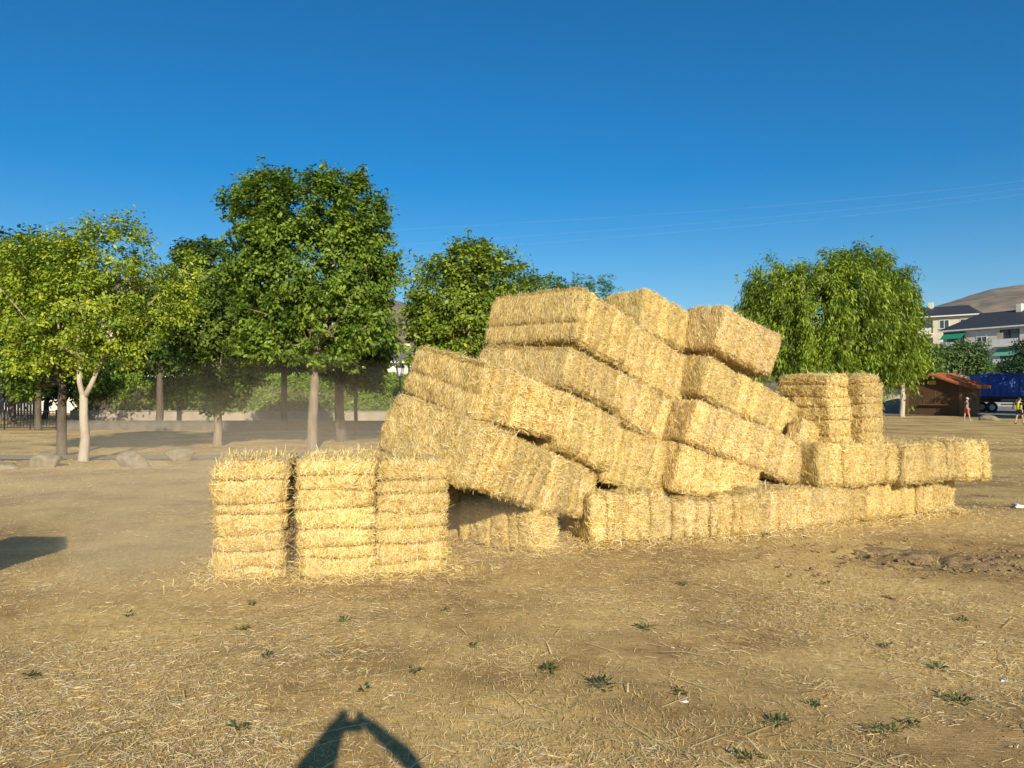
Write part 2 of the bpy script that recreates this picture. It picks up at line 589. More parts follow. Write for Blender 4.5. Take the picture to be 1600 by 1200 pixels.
    phi = np.abs(rng.normal(0, .13, n))
    wild = rng.random(n) < .035 * fringe
    phi[wild] = rng.uniform(.35, 1.25, wild.sum())
    T = T * np.cos(phi)[:, None] + nn * np.sin(phi)[:, None]
    Ns = nn + rng.normal(0, .35, (n, 3))
    Ns -= T * (Ns * T).sum(1, keepdims=True); Ns /= np.linalg.norm(Ns, axis=1, keepdims=True) + 1e-9
    L = rng.uniform(.03, .09, n) * (1 + 1.1 * (rng.random(n) < .08))
    Wd = rng.uniform(.0032, .0078, n)
    P = P + nn * rng.uniform(.0, .012, (n, 1)) + T * (L * .5 * np.where(phi > .3, .7, 0))[:, None]
    V, F = quads_strips(P, T, Ns, L, Wd)
    c = straw_cols(n, dull) * np.concatenate(tones)[pick][:, None] * np.array([1, lr.uniform(.982, 1.0), lr.uniform(.9, 1.03)]) * lr.uniform(.92, 1.06)
    pn = noise(P + seed, 5, 21)[:, None]
    c = c * (1 + .1 * pn)
    st = obj_np('straw', V, F, M['straw'], root, col=np.repeat(c, 4, 0))
    tag(st, kind='stuff')
    return root

BALES = [
 # key, pose (corner x y z, yaw pitch roll, sizes), flake axis, number of flakes, options, label
 ('P0', (-.56,7.906,.903,48.988,16.387,13.694,1.327,1.554,.697), 0, 8, dict(lean=1.1), 'slumped bale resting its back on the upright bales, over the dark hollow'),
 ('B', (.383,8.923,.48,52.655,11.516,3.094,1.089,.9,.702), 0, 6, {}, 'low tilted bale above the small dark hole, beside the slumped bale over the hollow'),
 ('P1', (-.388,8.288,1.599,44.633,13.178,12.032,1.375,1.498,.616), 0, 8, dict(end_grooves=(.42, .9)), 'tilted bale with an ochre furrowed end lying on the slumped bale over the hollow'),
 ('P1b', (.643,9.062,1.221,44.404,19.251,-6.303,1.02,.886,.724), 0, 6, {}, 'tilted bale in the middle of the pile, just downhill of the furrowed ochre end'),
 ('D1', (1.182,9.772,.752,31.398,14.496,3.495,1.168,.927,.742), 0, 7, {}, 'tilted bale resting on the ground row beside the thin dark slot'),
 ('D2', (2.16,10.04,.625,24.35,15.99,.17,1.36,.7,.605), 0, 8, {}, 'tilted bale whose low end reaches the dark red-brown hole in the pile'),
 ('Q0', (.66,9.297,1.951,49.217,15.928,3.094,1.342,1.605,.549), 0, 7, dict(end_grooves=(.9,), lean=.6), 'bale directly under the furrowed top bale at the tree side of the pile'),
 ('Q1', (1.456,10.163,1.497,36.784,20.168,3.323,1.199,.918,.624), 0, 6, {}, 'bale at the heart of the pile with bales pressing on all sides'),
 ('Q3', (2.348,10.12,1.237,21.83,20.28,.97,2.03,.88,.605), 0, 11, {}, 'long ribbed bale roofing the dark red-brown hole'),
 ('R1', (.831,9.634,2.549,47.785,16.902,1.547,1.322,1.666,.731), 0, 7, dict(end_grooves=(.33, .93), lean=.25), 'top bale with two horizontal furrows across its broad end'),
 ('R3', (1.69,10.51,2.133,37.758,20.856,-1.375,1.202,.918,.729), 0, 7, {}, 'bale wedged right under the peak bale of the pile'),
 ('R4', (2.662,10.635,1.87,25.61,21.66,.46,1.81,.88,.595), 0, 10, {}, 'long bale sloping down beneath the rounded overhanging bale'),
 ('R5', (4.12,10.86,1.16,30,26,-3,.36,.3,.4), 0, 2, {}, 'frayed bale tip poking out beside the shaded upright bale'),
 ('U3', (1.877,10.944,2.824,37.013,16.272,-4.526,1.202,.868,.674), 0, 6, {}, 'peak bale standing highest in the pile against the sky'),
 ('U4', (2.938,10.948,2.508,29.622,17.704,2.922,1.228,.879,.683), 0, 7, {}, 'rounded top bale jutting out towards the feathery tree'),
 ('E1', (-3.02,7.63,0,10,0,1.5,.73,.95,1.19), 2, 7, dict(fringe=.8, dens=1.15), 'upright bale standing apart by the dusty gap, outermost of the upright trio'),
 ('E2', (-2.18,7.70,0,9,0,1.0,.79,.95,1.2), 2, 7, dict(fringe=.8, dens=1.15), 'upright bale in the middle of the trio, dark gap along one side'),
 ('E3', (-1.405,7.835,0,15,0,0,.75,.8,1.18), 2, 7, dict(fringe=.8, dens=1.15), 'upright bale of the trio next to the dark hollow'),
 ('G0', (.226,8.9,0,50,0,0,.5,1.2,.52), 1, 6, dict(fringe=1.5), 'bale lying inside the dark hollow beneath the slumped bale'),
 ('H1', (1,9.42,0,15,0,0,.95,1.2,.63), 0, 6, dict(dull=.1), 'ground bale beside the small dark hole, ribs worn smooth'),
 ('H2', (1.93,9.7,0,10,0,0,.74,.8,.5), 0, 5, dict(dull=.1), 'dusty ground bale between the worn one and the narrow one'),
 ('H3', (2.7,9.95,0,5,0,0,.58,.42,.57), 0, 3, {}, 'narrow ground bale with a ragged black-edged bottom'),
 ('H4', (3.29,10.02,0,30,0,0,1.7,.8,.58), 0, 9, {}, 'long ground bale right below the dark red-brown hole'),
 ('H5', (4.79,10.9,0,28,0,0,1.65,.95,.56), 0, 8, {}, 'long ground bale carrying the row with the two standing bales'),
 ('H6', (6.27,11.68,0,28,0,0,.95,.9,.55), 0, 5, {}, 'short end bale of the ground row, under the overhanging bale'),
 ('I1', (4.3,10.55,.57,23,0,0,1.5,.95,.6), 0, 8, {}, 'second-row bale that carries the two standing bales'),
 ('I2', (5.78,11.15,.56,24,0,0,.96,.95,.6), 0, 5, {}, 'second-row bale between the carrying one and the overhanging one'),
 ('I3', (6.7,11.6,.55,10,0,0,.72,.9,.6), 0, 4, {}, 'second-row bale overhanging the end of the ground row'),
 ('J1', (4.62,10.9,1.15,30,0,0,.45,1,.99), 2, 6, {}, 'standing bale with a broad shaded flank, on the second row'),
 ('J2', (5.12,10.95,1.14,30,0,0,.47,1,1), 2, 6, {}, 'standing bale in full sun on the second row'),
 ('K1', (-1.35,9.5,0,28,0,0,1.25,.9,.75), 0, 6, dict(dens=.7), 'shaded bale at the very back of the dark hollow'),
 ('K2', (1.2,10.75,0,20,0,0,1.4,1,.6), 0, 5, dict(dens=.3), 'buried ground bale behind the worn ground bale'),
 ('K4', (.55,10.5,.62,25,0,0,1.4,1,.6), 0, 5, dict(dens=.3), 'buried bale holding up the furrowed top bales'),
 ('K5', (2.0,11.1,.62,22,0,0,1.4,1,.6), 0, 5, dict(dens=.3), 'buried bale holding up the peak bale'),
]
for key, pose, fx, nf, kw, lab in BALES:
    bale(key, pose, fx, lab, nf, **kw)

# ------------------------------------------------------------------ trees
def leaf_quads(P, Nn, T, L, Wd):
    """one pointed leaf per point: a kite folded along nothing, four corners"""
    S = np.cross(Nn, T); S /= np.linalg.norm(S, axis=1, keepdims=True) + 1e-9
    L = L[:, None]; Wd = Wd[:, None]
    V = np.stack([P, P + T*L*.45 + S*Wd*.5, P + T*L - Nn*L*.12, P + T*L*.45 - S*Wd*.5], 1).reshape(-1, 3)
    return V, np.arange(len(P) * 4).reshape(-1, 4)

def unit(n):
    v = rng.normal(size=(n, 3))
    return v / np.linalg.norm(v, axis=1, keepdims=True)

def tree(name, u, v_base, d, trunk_r, trunk_z, blobs, label, cat='tree', group=None, bark='bark', cols=((.055, .12, .016), (.13, .22, .03)),
         clumps=420, per=46, leaf=(.10, .17), spread=.34, droop=0.0, fork=False, depth=.85, sprigs=30, xy=None, limbs=26, narrow=.55):
    """trunk and limbs plus a crown of leaf clumps filling blobs given as (pixel u, v, half width, half height)"""
    base = np.array([(u - 800) / F_PX * d, d, 0.0]) if xy is None else np.array([xy[0], xy[1], 0.0])
    root = empty(name, tuple(base))
    tag(root, label, cat, group)
    bl = []
    for bu, bv, ru, rv in blobs:
        c = px(bu, bv, d) - base
        r = np.array([ru * d / F_PX, min(ru, rv * 1.3) * d / F_PX * depth, rv * d / F_PX])
        bl.append((c, r))
    clumps = int(clumps * 1.55)
    cols = (np.array(cols[0]) * 1.2, np.array(cols[1]) * 1.65)
    vol = np.array([np.prod(r) ** (2/3) for c, r in bl]); vol /= vol.sum()
    which = rng.choice(len(bl), clumps, p=vol)
    rad = rng.uniform(.25, 1, clumps) ** .45
    dirs = unit(clumps)
    C = np.array([bl[w][0] for w in which]) + dirs * rad[:, None] * np.array([bl[w][1] for w in which]) * (1 + .12 * rng.normal(size=(clumps, 1)))
    cen = np.average(np.array([c for c, r in bl]), axis=0, weights=vol)
    # sprigs that stand out of the outline
    sp = rng.choice(clumps, min(sprigs, clumps), replace=False)
    C = np.concatenate([C, C[sp] + (C[sp] - cen) * .1 + np.array([0, 0, .25])])
    nC = len(C)
    size = spread * rng.uniform(.6, 1.35, nC)
    size[clumps:] *= .45
    tone = np.clip(rng.normal(.5, .25, nC), 0, 1)
    per = int(per * (1.08 if d < 36 and trunk_r < .4 and cols[1][1] > .22 else .62))
    cnt = np.maximum(6, (per * rng.uniform(.6, 1.4, nC)).astype(int)); cnt[clumps:] = per // 4
    idx = np.repeat(np.arange(nC), cnt)
    n = len(idx)
    off = unit(n) * (rng.random((n, 1)) ** .55) * size[idx][:, None]
    if droop:
        off[:, 2] = off[:, 2] * .6 - np.abs(rng.exponential(droop, n))
        off[:, :2] *= .75
    else:
        off[:, 2] *= .75
    P = C[idx] + off
    outw = P - cen; outw /= np.linalg.norm(outw, axis=1, keepdims=True) + 1e-9
    Nn = outw * .5 + np.array([0, 0, .5]) + unit(n) * .75
    Nn /= np.linalg.norm(Nn, axis=1, keepdims=True)
    T = unit(n) + outw * .5 + (np.array([0, 0, -1.6]) if droop else np.array([0, 0, -.25]))
    T -= Nn * (T * Nn).sum(1, keepdims=True); T /= np.linalg.norm(T, axis=1, keepdims=True) + 1e-9
    L = rng.uniform(leaf[0] * .95, leaf[1] * 1.25, n)
    V, F = leaf_quads(P, Nn, T, L, L * narrow)
    t = np.clip(tone[idx] + rng.normal(0, .16, n), 0, 1)[:, None]
    c = np.array(cols[0]) * (1 - t) + np.array(cols[1]) * t
    yl = rng.random(n) < .04
    c[yl] = c[yl] * np.array([1.5, 1.2, 1.0])
    obj_np('crown', V, F, M['leaf'], root, col=np.repeat(c, 4, 0))
    # trunk with limbs
    m = MB()
    top = np.array([rng.normal(0, .06), rng.normal(0, .06), trunk_z])
    pts = [np.array([0, 0, -.08]), np.array([0, 0, .12]), top * .35 + [rng.normal(0, .03), 0, 0], top * .7, top]
    m.tube(pts, [trunk_r * 1.35, trunk_r * 1.08, trunk_r * .95, trunk_r * .88, trunk_r * .8], 12)
    starts = [top]
    if fork:
        w = trunk_r * 1.6
        a = top + [-w * .75, .05, .35]; b = top + [w * 1.2, -.05, .3]
        a2 = a + [-.02, 0, .7]; b2 = b + [.25, .1, .75]
        m.tube([top - [0, 0, .12], a, a2], [trunk_r * .62, trunk_r * .55, trunk_r * .42], 9)
        m.tube([top - [0, 0, .12], b, b2], [trunk_r * .62, trunk_r * .52, trunk_r * .4], 9)
        starts = [a2, b2]
    leader = cen * [.6, .6, 1] + [0, 0, 0]
    for q in range(limbs):
        s = starts[q % len(starts)]
        e = C[rng.integers(0, clumps)]
        for _ in range(12):
            if e[2] > s[2] + (.9 if fork else .2) * abs(e[0] - s[0]) * .8: break
            e = C[rng.integers(0, clumps)]
        t0 = rng.uniform(0, .3 if fork else .55)
        s0 = s * (1 - t0) + leader * t0 if q > 2 else s
        mid = s0 * .5 + e * .5 + rng.normal(0, .12, 3) + [0, 0, -.12 * np.linalg.norm(e - s0)]
        r0 = trunk_r * rng.uniform(.22, .42)
        m.tube([s0, s0 * .75 + mid * .25, mid, e], [r0, r0 * .85, r0 * .55, r0 * .15], 5, cap=False)
    if not fork: m.tube([top - [0, 0, .1], top * .5 + leader * .5, leader], [trunk_r * .8, trunk_r * .55, trunk_r * .3], 8, cap=False)
    m.build('trunk', M[bark], root, smooth=True)
    return root

GREEN = ((.05, .098, .01), (.165, .235, .026))
DARK = ((.02, .045, .008), (.075, .125, .018))
YEL = ((.085, .15, .014), (.29, .34, .03))
BLUEG = ((.04, .08, .012), (.12, .175, .025))
tree('park_tree', 131, 722, gd(722), .125, 1.85, [(75, 430, 95, 75), (170, 400, 75, 65), (120, 500, 110, 70), (220, 470, 70, 70), (285, 455, 35, 60), (25, 450, 40, 70), (180, 555, 55, 26), (60, 558, 55, 26)],
     'yellow-green young tree with a pale forked trunk beside the boulders', group='park trees', bark='bark_pale', cols=YEL, clumps=500, per=44, leaf=(.07, .115), spread=.3, fork=True, sprigs=45, limbs=14)
tree('park_tree', 97, 715, 22.8, .14, 2.2, [(40, 480, 80, 80), (20, 555, 60, 50), (110, 550, 45, 35), (60, 420, 70, 50), (45, 600, 40, 22)],
     'dark shaded tree right behind the yellow-green tree', group='park trees', bark='bark_dark', cols=GREEN, clumps=260, per=40, leaf=(.1, .16), sprigs=10)
tree('park_tree', 488, 705, 24.6, .165, 3.0, [(475, 330, 115, 65), (560, 340, 45, 50), (400, 320, 50, 40), (480, 420, 135, 85), (570, 440, 52, 70), (400, 430, 55, 80), (500, 510, 120, 62), (420, 530, 60, 42), (585, 395, 38, 40), (430, 290, 45, 28), (530, 285, 50, 25)],
     'tallest tree, broad dense crown on a straight bare trunk', group='park trees', cols=GREEN, clumps=900, per=46, leaf=(.1, .16), spread=.33, sprigs=80, limbs=34)
tree('park_tree', 340, 697, 27.0, .15, 2.0, [(330, 440, 50, 70), (310, 520, 60, 60), (370, 560, 45, 60), (350, 610, 40, 35), (300, 400, 25, 30)],
     'low-branched tree with leaves down its trunk, half hidden by dust', group='park trees', cols=BLUEG, clumps=330, per=44, leaf=(.1, .17), sprigs=22)
tree('park_tree', 60, 672, 38.6, .16, 2.6, [(30, 430, 80, 70), (60, 520, 90, 60), (-60, 470, 70, 90), (-40, 570, 60, 50)],
     'dark tree rising behind the black railing', group='park trees', bark='bark_dark', cols=DARK, clumps=330, per=40, leaf=(.15, .26), spread=.55, sprigs=10)
tree('park_tree', 249, 663, 43.0, .2, 3.0, [(250, 535, 55, 40), (235, 495, 55, 50), (275, 510, 40, 50)],
     'dark round tree in front of the hedge, stout trunk', group='park trees', bark='bark_dark', cols=DARK, clumps=300, per=42, leaf=(.16, .28), spread=.55, sprigs=10)
tree('park_tree', 445, 672, 38.0, .17, 3.2, [(420, 540, 60, 38), (460, 540, 50, 35)],
     'dark tree behind the tallest tree, crown in its shade', group='park trees', bark='bark_dark', cols=DARK, clumps=260, per=42, leaf=(.15, .25), spread=.5, sprigs=8)
tree('park_tree', 534, 690, 29.5, .2, 3.2, [(540, 555, 62, 38), (560, 590, 40, 22), (580, 520, 40, 50)],
     'shaded tree near the slumped bale, trunk thicker than its neighbour', group='park trees', bark='bark_dark', cols=DARK, clumps=240, per=42, leaf=(.12, .2), spread=.4, sprigs=8)
tree('park_tree', 557, 681, 33.5, .08, 3.6, [(570, 560, 40, 25), (590, 535, 30, 30)],
     'thin-stemmed tree near the slumped bale', group='park trees', bark='bark_dark', cols=DARK, clumps=110, per=40, leaf=(.12, .2), spread=.4, sprigs=8)
for u_, d_, bl_, lb_ in ((70, 55, [(60, 575, 50, 40), (95, 600, 35, 26), (30, 605, 34, 22)], 'dark garden tree beyond the grey gate, hiding the white house'),
                         (140, 57, [(140, 560, 50, 45), (110, 520, 45, 40), (170, 590, 40, 25)], 'dark garden tree beyond the hedge, filling the gap beside the forked trunk'),
                         (205, 60, [(200, 570, 45, 40), (225, 540, 40, 40)], 'dark garden tree beyond the hedge, next to the stout trunk'),
                         (310, 58, [(310, 565, 55, 42), (340, 540, 40, 40), (280, 590, 35, 22)], 'dark garden tree beyond the hedge, behind the low-branched tree'),
                         (400, 60, [(400, 565, 60, 38), (430, 580, 40, 25)], 'dark garden tree beyond the hedge, just off the tallest trunk'),
                         (505, 58, [(505, 570, 50, 35), (545, 580, 35, 22)], 'dark garden tree beyond the hedge, in line with the tallest trunk')):
    tree('garden_tree', u_, 650, d_, .2, 1.5, bl_, lb_, group='trees beyond the hedge', bark='bark_dark', cols=DARK, clumps=130, per=36, leaf=(.26, .42), spread=.7, sprigs=6, limbs=8)
tree('park_tree', 20, 664, 46.0, .2, 3.2, [(10, 560, 60, 45), (60, 580, 40, 30), (-40, 520, 60, 70), (40, 480, 60, 60)],
     'dark tree beside the beige pillar', group='park trees', bark='bark_dark', cols=DARK, clumps=280, per=42, leaf=(.16, .28), spread=.55, sprigs=8)
tree('garden_tree', 720, 680, 34.0, .2, 1.6, [(725, 420, 55, 42), (690, 470, 60, 65), (770, 440, 58, 50), (735, 500, 80, 60), (665, 510, 35, 45), (790, 500, 50, 50), (700, 560, 60, 40), (740, 390, 30, 18)],
     'bushy green tree behind the furrowed top bale', group='trees behind the bales', cols=((.065, .11, .012), (.22, .28, .03)), clumps=560, per=44, leaf=(.12, .2), spread=.42, sprigs=50)
tree('garden_tree', 845, 670, 46.0, .18, 2.2, [(845, 455, 42, 38), (815, 470, 40, 30), (865, 480, 40, 40), (850, 530, 60, 50)],
     'small pale green tree peeping over the furrowed top bale', group='trees behind the bales', cols=((.06, .12, .025), (.15, .24, .05)), clumps=260, per=42, leaf=(.14, .22), spread=.45, sprigs=26)
tree('garden_tree', 930, 660, 55.0, .2, 2.4, [(905, 455, 28, 24), (940, 455, 30, 28), (925, 490, 50, 40), (925, 540, 60, 50)],
     'tree with thin upright shoots peeping between the two top bales', group='trees behind the bales', cols=((.045, .11, .03), (.11, .21, .05)), clumps=260, per=40, leaf=(.16, .3), spread=.4, sprigs=90, narrow=.28)
tree('feathery_tree', 1295, 680, 34.0, .3, 1.8, [(1215, 455, 62, 55), (1350, 440, 70, 55), (1280, 480, 110, 80), (1390, 490, 50, 70), (1190, 500, 45, 60), (1250, 550, 90, 42), (1380, 550, 60, 45), (1330, 410, 60, 24), (1420, 540, 25, 40), (1300, 572, 125, 28)],
     'big feathery tree with drooping foliage behind the standing bales', group='trees behind the bales', cols=((.07, .125, .012), (.22, .29, .028)), clumps=900, per=66, leaf=(.13, .24), spread=.42, droop=.28, sprigs=60, narrow=.26, limbs=20)
tree('plane_tree', 1409, 650, 60.0, .19, 3.0, [(1415, 555, 42, 32), (1395, 572, 30, 22), (1440, 560, 28, 25)],
     'small tree with a pale crooked trunk beside the kiosk', group='trees by the kiosk', bark='bark_pale', cols=((.05, .1, .02), (.14, .2, .04)), clumps=240, per=36, leaf=(.2, .34), spread=.6, sprigs=14)
tree('street_tree', 1490, 640, 78.0, .2, 3.0, [(1475, 560, 26, 24), (1510, 558, 30, 26), (1530, 572, 20, 16), (1455, 575, 25, 20)],
     'round tree between the kiosk roof and the apartments', group='trees by the kiosk', cols=((.045, .09, .025), (.11, .17, .045)), clumps=260, per=36, leaf=(.22, .36), spread=.7, sprigs=14)
tree('street_tree', 1585, 640, 86.0, .2, 3.0, [(1580, 576, 26, 15), (1600, 555, 18, 22), (1612, 572, 26, 20)],
     'dark evergreen above the blue truck', group='trees by the kiosk', cols=((.012, .032, .012), (.035, .075, .025)), clumps=200, per=36, leaf=(.2, .34), spread=.7, sprigs=6)
tree('street_tree', 1700, 660, 52.0, .25, 2.6, [(1720, 560, 70, 60), (1730, 500, 55, 50), (1700, 595, 50, 30)],
     'tree at the roadside whose shade falls on the kiosk and truck', group='trees by the kiosk', cols=GREEN, clumps=300, per=40, leaf=(.2, .32), spread=.6, sprigs=10)

tree('street_tree', 1713, 650, 63.0, .25, 2.6, [(1690, 560, 55, 52), (1740, 540, 75, 66), (1770, 590, 70, 36), (1690, 600, 45, 25)],
     'tree at the roadside whose shade falls on the truck alone', group='trees by the kiosk', cols=GREEN, clumps=460, per=46, leaf=(.22, .36), spread=.75, sprigs=10)

# ------------------------------------------------------------------ boulders by the path
def lump(n_seed, dims, squash=1.0, sub=3, facet=True):
    """irregular stone: an icosphere cut by random planes"""
    import bmesh
    bm = bmesh.new()
    bmesh.ops.create_icosphere(bm, subdivisions=sub, radius=1.0)
    V = np.array([v.co[:] for v in bm.verts])
    F = np.array([[v.index for v in f.verts] for f in bm.faces])
    bm.free()
    lr = np.random.default_rng(n_seed)
    for k in range(9):
        nrm = lr.normal(size=3); nrm /= np.linalg.norm(nrm)
        h = lr.uniform(.36, .72)
        dd = V @ nrm - h
        V = V - np.clip(dd, 0, None)[:, None] * nrm
    V = V + V * (.03 * noise(V + n_seed, 2.2, 31) + .06 * noise(V + n_seed, 5, 32))[:, None]
    V = V * np.array(dims)
    return V, F
def boulder(u, v, w, h, dep, seed, label, rz=0.0):
    d = gd(v) + dep * .4
    V, F = lump(seed, (w * d / F_PX * .66, dep * .6, h * d / F_PX * 1.0))
    V[:, 2] -= V[:, 2].min() + .5 * h * d / F_PX
    o = obj_np('boulder', V, F, M['rock'])
    o.location = ((u - 800) / F_PX * d, d, 0)
    o.rotation_euler = (0, 0, rz)
    tag(o, label, 'boulder', 'boulders along the path')
boulder(10, 735, 52, 17, .55, 3, 'flat pale boulder away from the trunks, cut by the picture edge')
boulder(73, 732, 48, 22, .6, 5, 'chunky boulder in front of the dark shaded trunk', .2)
boulder(208, 730, 50, 25, .6, 8, 'wedge-shaped boulder with a sloping top beyond the pale forked trunk', -.2)
boulder(284, 722, 46, 14, .55, 12, 'low flat boulder near the upright bales', .1)
boulder(1545, 657, 34, 10, 1.2, 17, 'low grey stone between the two walkers')

# ------------------------------------------------------------------ walls, hedge, railing and gate on the park side
M['render_wall'] = mottled('plastered_wall', (.27, .235, .18), (.4, .35, .27), 1.2, .95, .25, 18)
M['stone_wall_shade'] = mottled('stone_wall_shade', (.1, .09, .075), (.19, .17, .14), 3, .95, .6, 9)  # stone darkened in colour to stand in for tree shade
M['iron'] = plain('black_iron', (.012, .012, .013), .5)
M['gate_grey'] = plain('grey_gate', (.09, .1, .11), .5)
M['beige'] = mottled('beige_pillar', (.5, .4, .26), (.6, .49, .33), 2, .9, .2)
def wall_thing(name, a, b, h, t, mat, label, cope=None):
    a = np.array(a, float); b = np.array(b, float)
    L = np.linalg.norm(b - a)
    root = empty(name, (a[0], a[1], 0), math.atan2(b[1] - a[1], b[0] - a[0]))
    tag(root, label, 'wall')
    MB().box((0, 0, -.1), (L, t, h)).build('wall_body', mat, root)
    # coping stones one by one
    n = max(1, int(L / 1.6))
    for k in range(n):
        MB().box((k * L / n + .008, -.04, h), ((k + 1) * L / n - .008, t + .04, h + .07), .012).build('coping_stone', cope or mat, root)
    return root
wall_thing('low_wall', (-23.2, 38.6), (-6.3, 38.2), .42, .25, M['stone_wall_shade'], 'low kerb wall coloured dark for the shade of the park trees')
wall_thing('garden_wall', (-28.2, 48.2), (-6.6, 47.0), .72, .3, M['render_wall'], 'pale garden wall under the clipped hedge', M['path'])
# hedge behind the garden wall
def hedge(label, a, b, z0, z1, t, n, cols):
    a = np.array(a, float); b = np.array(b, float)
    L = np.linalg.norm(b - a)
    root = empty('hedge', (a[0], a[1], 0), math.atan2(b[1] - a[1], b[0] - a[0]))
    tag(root, label, 'hedge')
    V, F = slab(int(L / .5), 3, 6, L - .3, t - .3, z1 - .25)
    V = V + [.15, .15, 0] + (noise(V, 1.3, 41) * .12)[:, None]
    m = obj_np('dark_core', V, F, M['bark_dark'], root, smooth=True)  # solid dark box filling the hedge behind its leaves
    P = np.stack([rng.uniform(0, L, n), rng.uniform(0, t, n), rng.uniform(z0, z1, n)], 1)
    sel = rng.random(n)
    P[sel < .62, 1] = rng.uniform(-.05, .3, (sel < .62).sum())
    up = (sel >= .62) & (sel < .9)
    P[up, 2] = z1 + rng.uniform(-.3, .08, up.sum())
    P[:, 1] += .16 * noise(P, 1.1, 42) ; P[:, 2] += .2 * noise(P * [1, 0, 0], .8, 43)
    Nn = np.array([0, -.7, .35]) + unit(n) * .8; Nn /= np.linalg.norm(Nn, axis=1, keepdims=True)
    T = unit(n); T -= Nn * (T * Nn).sum(1, keepdims=True); T /= np.linalg.norm(T, axis=1, keepdims=True)
    Lf = rng.uniform(.14, .26, n)
    Vv, Ff = leaf_quads(P, Nn, T, Lf, Lf * .6)
    t_ = np.clip(.5 + .4 * noise(P, .7, 44) + rng.normal(0, .2, n), 0, 1)[:, None]
    c = np.array(cols[0]) * (1 - t_) + np.array(cols[1]) * t_
    obj_np('foliage', Vv, Ff, M['leaf'], root, col=np.repeat(c, 4, 0))
hedge('clipped bright green hedge above the pale garden wall', (-28.2, 48.6), (-6.6, 47.4), .5, 2.95, 1.4, 30000, ((.09, .17, .016), (.28, .4, .04)))

# railing with bars
def railing(a, b, h, label):
    a = np.array(a, float); b = np.array(b, float)
    L = np.linalg.norm(b - a)
    root = empty('railing', (a[0], a[1], 0), math.atan2(b[1] - a[1], b[0] - a[0]))
    tag(root, label, 'railing')
    MB().box((0, -.025, h - .05), (L, .025, h)).build('top_rail', M['iron'], root)
    MB().box((0, -.02, .1), (L, .02, .14)).build('bottom_rail', M['iron'], root)
    n = int(L / .17)
    first = None
    for k in range(n + 1):
        thick = .028 if k % 8 == 0 else .011
        if k % 8 == 0:
            m = MB().box((-thick, -thick, -.05), (thick, thick, h + .06)).build('post', M['iron'], root)
        elif first is None:
            m = first = MB().box((-thick, -thick, .1), (thick, thick, h - .02)).build('bar', M['iron'], root)
        else:
            m = link(first.copy(), root)
        m.location = (k * L / n, 0, 0)
railing((-29.0, 39.2), (-23.3, 38.9), .98, 'black iron railing in front of the dark gate')
g = empty('gate', (-34.8, 51.5, 0)); tag(g, 'grey slatted metal gate beside the beige pillar', 'gate')
for k in range(12):
    MB().box((k * .21, 0, .1), (k * .21 + .16, .03, 1.62)).build('slat', M['gate_grey'], g)
MB().box((-.03, .03, 1.3), (2.55, .07, 1.4)).build('rail', M['gate_grey'], g)
MB().box((-.03, .03, .3), (2.55, .07, .4)).build('rail', M['gate_grey'], g)
pl = empty('gate_pillar', (-36.4, 51.4, 0)); tag(pl, 'sunlit beige pillar beside the grey gate', 'pillar')
MB().box((0, 0, -.1), (1.4, .5, 1.85), .02).build('shaft', M['beige'], pl)
MB().box((-.06, -.06, 1.85), (1.46, .56, 1.97), .02).build('cap', M['beige'], pl)

# lamp post with a lantern
M['lamp_glass'] = plain('milky_glass', (.62, .62, .62), .35)
lx = px(625, 614, 44.0)
lp = empty('street_lamp', (lx[0], 44.0, 0)); tag(lp, 'black lamp post with a tapered lantern near the pale gabled house', 'street lamp')
MB().tube([(0, 0, -.05), (0, 0, .5), (0, 0, .55), (0, 0, 2.65), (0, 0, 2.85)], [.13, .12, .06, .05, .05], 10).build('post', M['iron'], lp, True)
def frustum(m, z0, r0, z1, r1, n=6):
    V = [(r0 * math.cos(2*math.pi*k/n), r0 * math.sin(2*math.pi*k/n), z0) for k in range(n)] + [(r1 * math.cos(2*math.pi*k/n), r1 * math.sin(2*math.pi*k/n), z1) for k in range(n)]
    F = [tuple(range(n-1, -1, -1)), tuple(range(n, 2*n))] + [(k, (k+1) % n, n + (k+1) % n, n + k) for k in range(n)]
    return m.add(V, F)
lan = frustum(MB(), 2.87, .13, 3.38, .24).build('lantern', M['lamp_glass'], lp)
f = MB()
frustum(f, 2.83, .16, 2.87, .15); frustum(f, 3.38, .3, 3.44, .28); frustum(f, 3.44, .27, 3.68, .1); frustum(f, 3.68, .05, 3.82, .02)
for k in range(6):
    th = 2 * math.pi * k / 6
    f.tube([(.135 * math.cos(th), .135 * math.sin(th), 2.86), (.245 * math.cos(th), .245 * math.sin(th), 3.4)], .014, 5)
f.build('lantern_frame', M['iron'], lp)

# ------------------------------------------------------------------ houses
M['white_wall'] = mottled('white_plaster', (.62, .58, .5), (.74, .7, .62), .8, .95, .15)
M['cream_wall'] = mottled('cream_plaster', (.6, .52, .38), (.7, .62, .47), .6, .95, .15)
M['slate'] = mottled('slate_roof', (.028, .03, .038), (.06, .062, .072), 2.5, .6, .4, 6, (1, 4, 1))
M['grey_roof'] = mottled('grey_roof', (.13, .12, .115), (.24, .22, .2), 1.5, .9, .4, 6, (1, 5, 1))
M['pane'] = plain('window_pane', (.05, .065, .08), .12, spec=.6)
M['shutter'] = plain('white_shutter', (.66, .63, .57), .6)
M['awning'] = plain('green_awning', (.012, .24, .14), .8)
M['awning_pale'] = plain('faded_green_awning', (.12, .36, .28), .8)
M['doorway_shade'] = plain('doorway_shade_paint', (.035, .032, .03), .9)  # dark colour stands in for the shade inside balcony openings
M['curtain'] = plain('hanging_cloth', (.5, .36, .3), .9)
M['trim'] = plain('white_trim', (.74, .71, .65), .7)

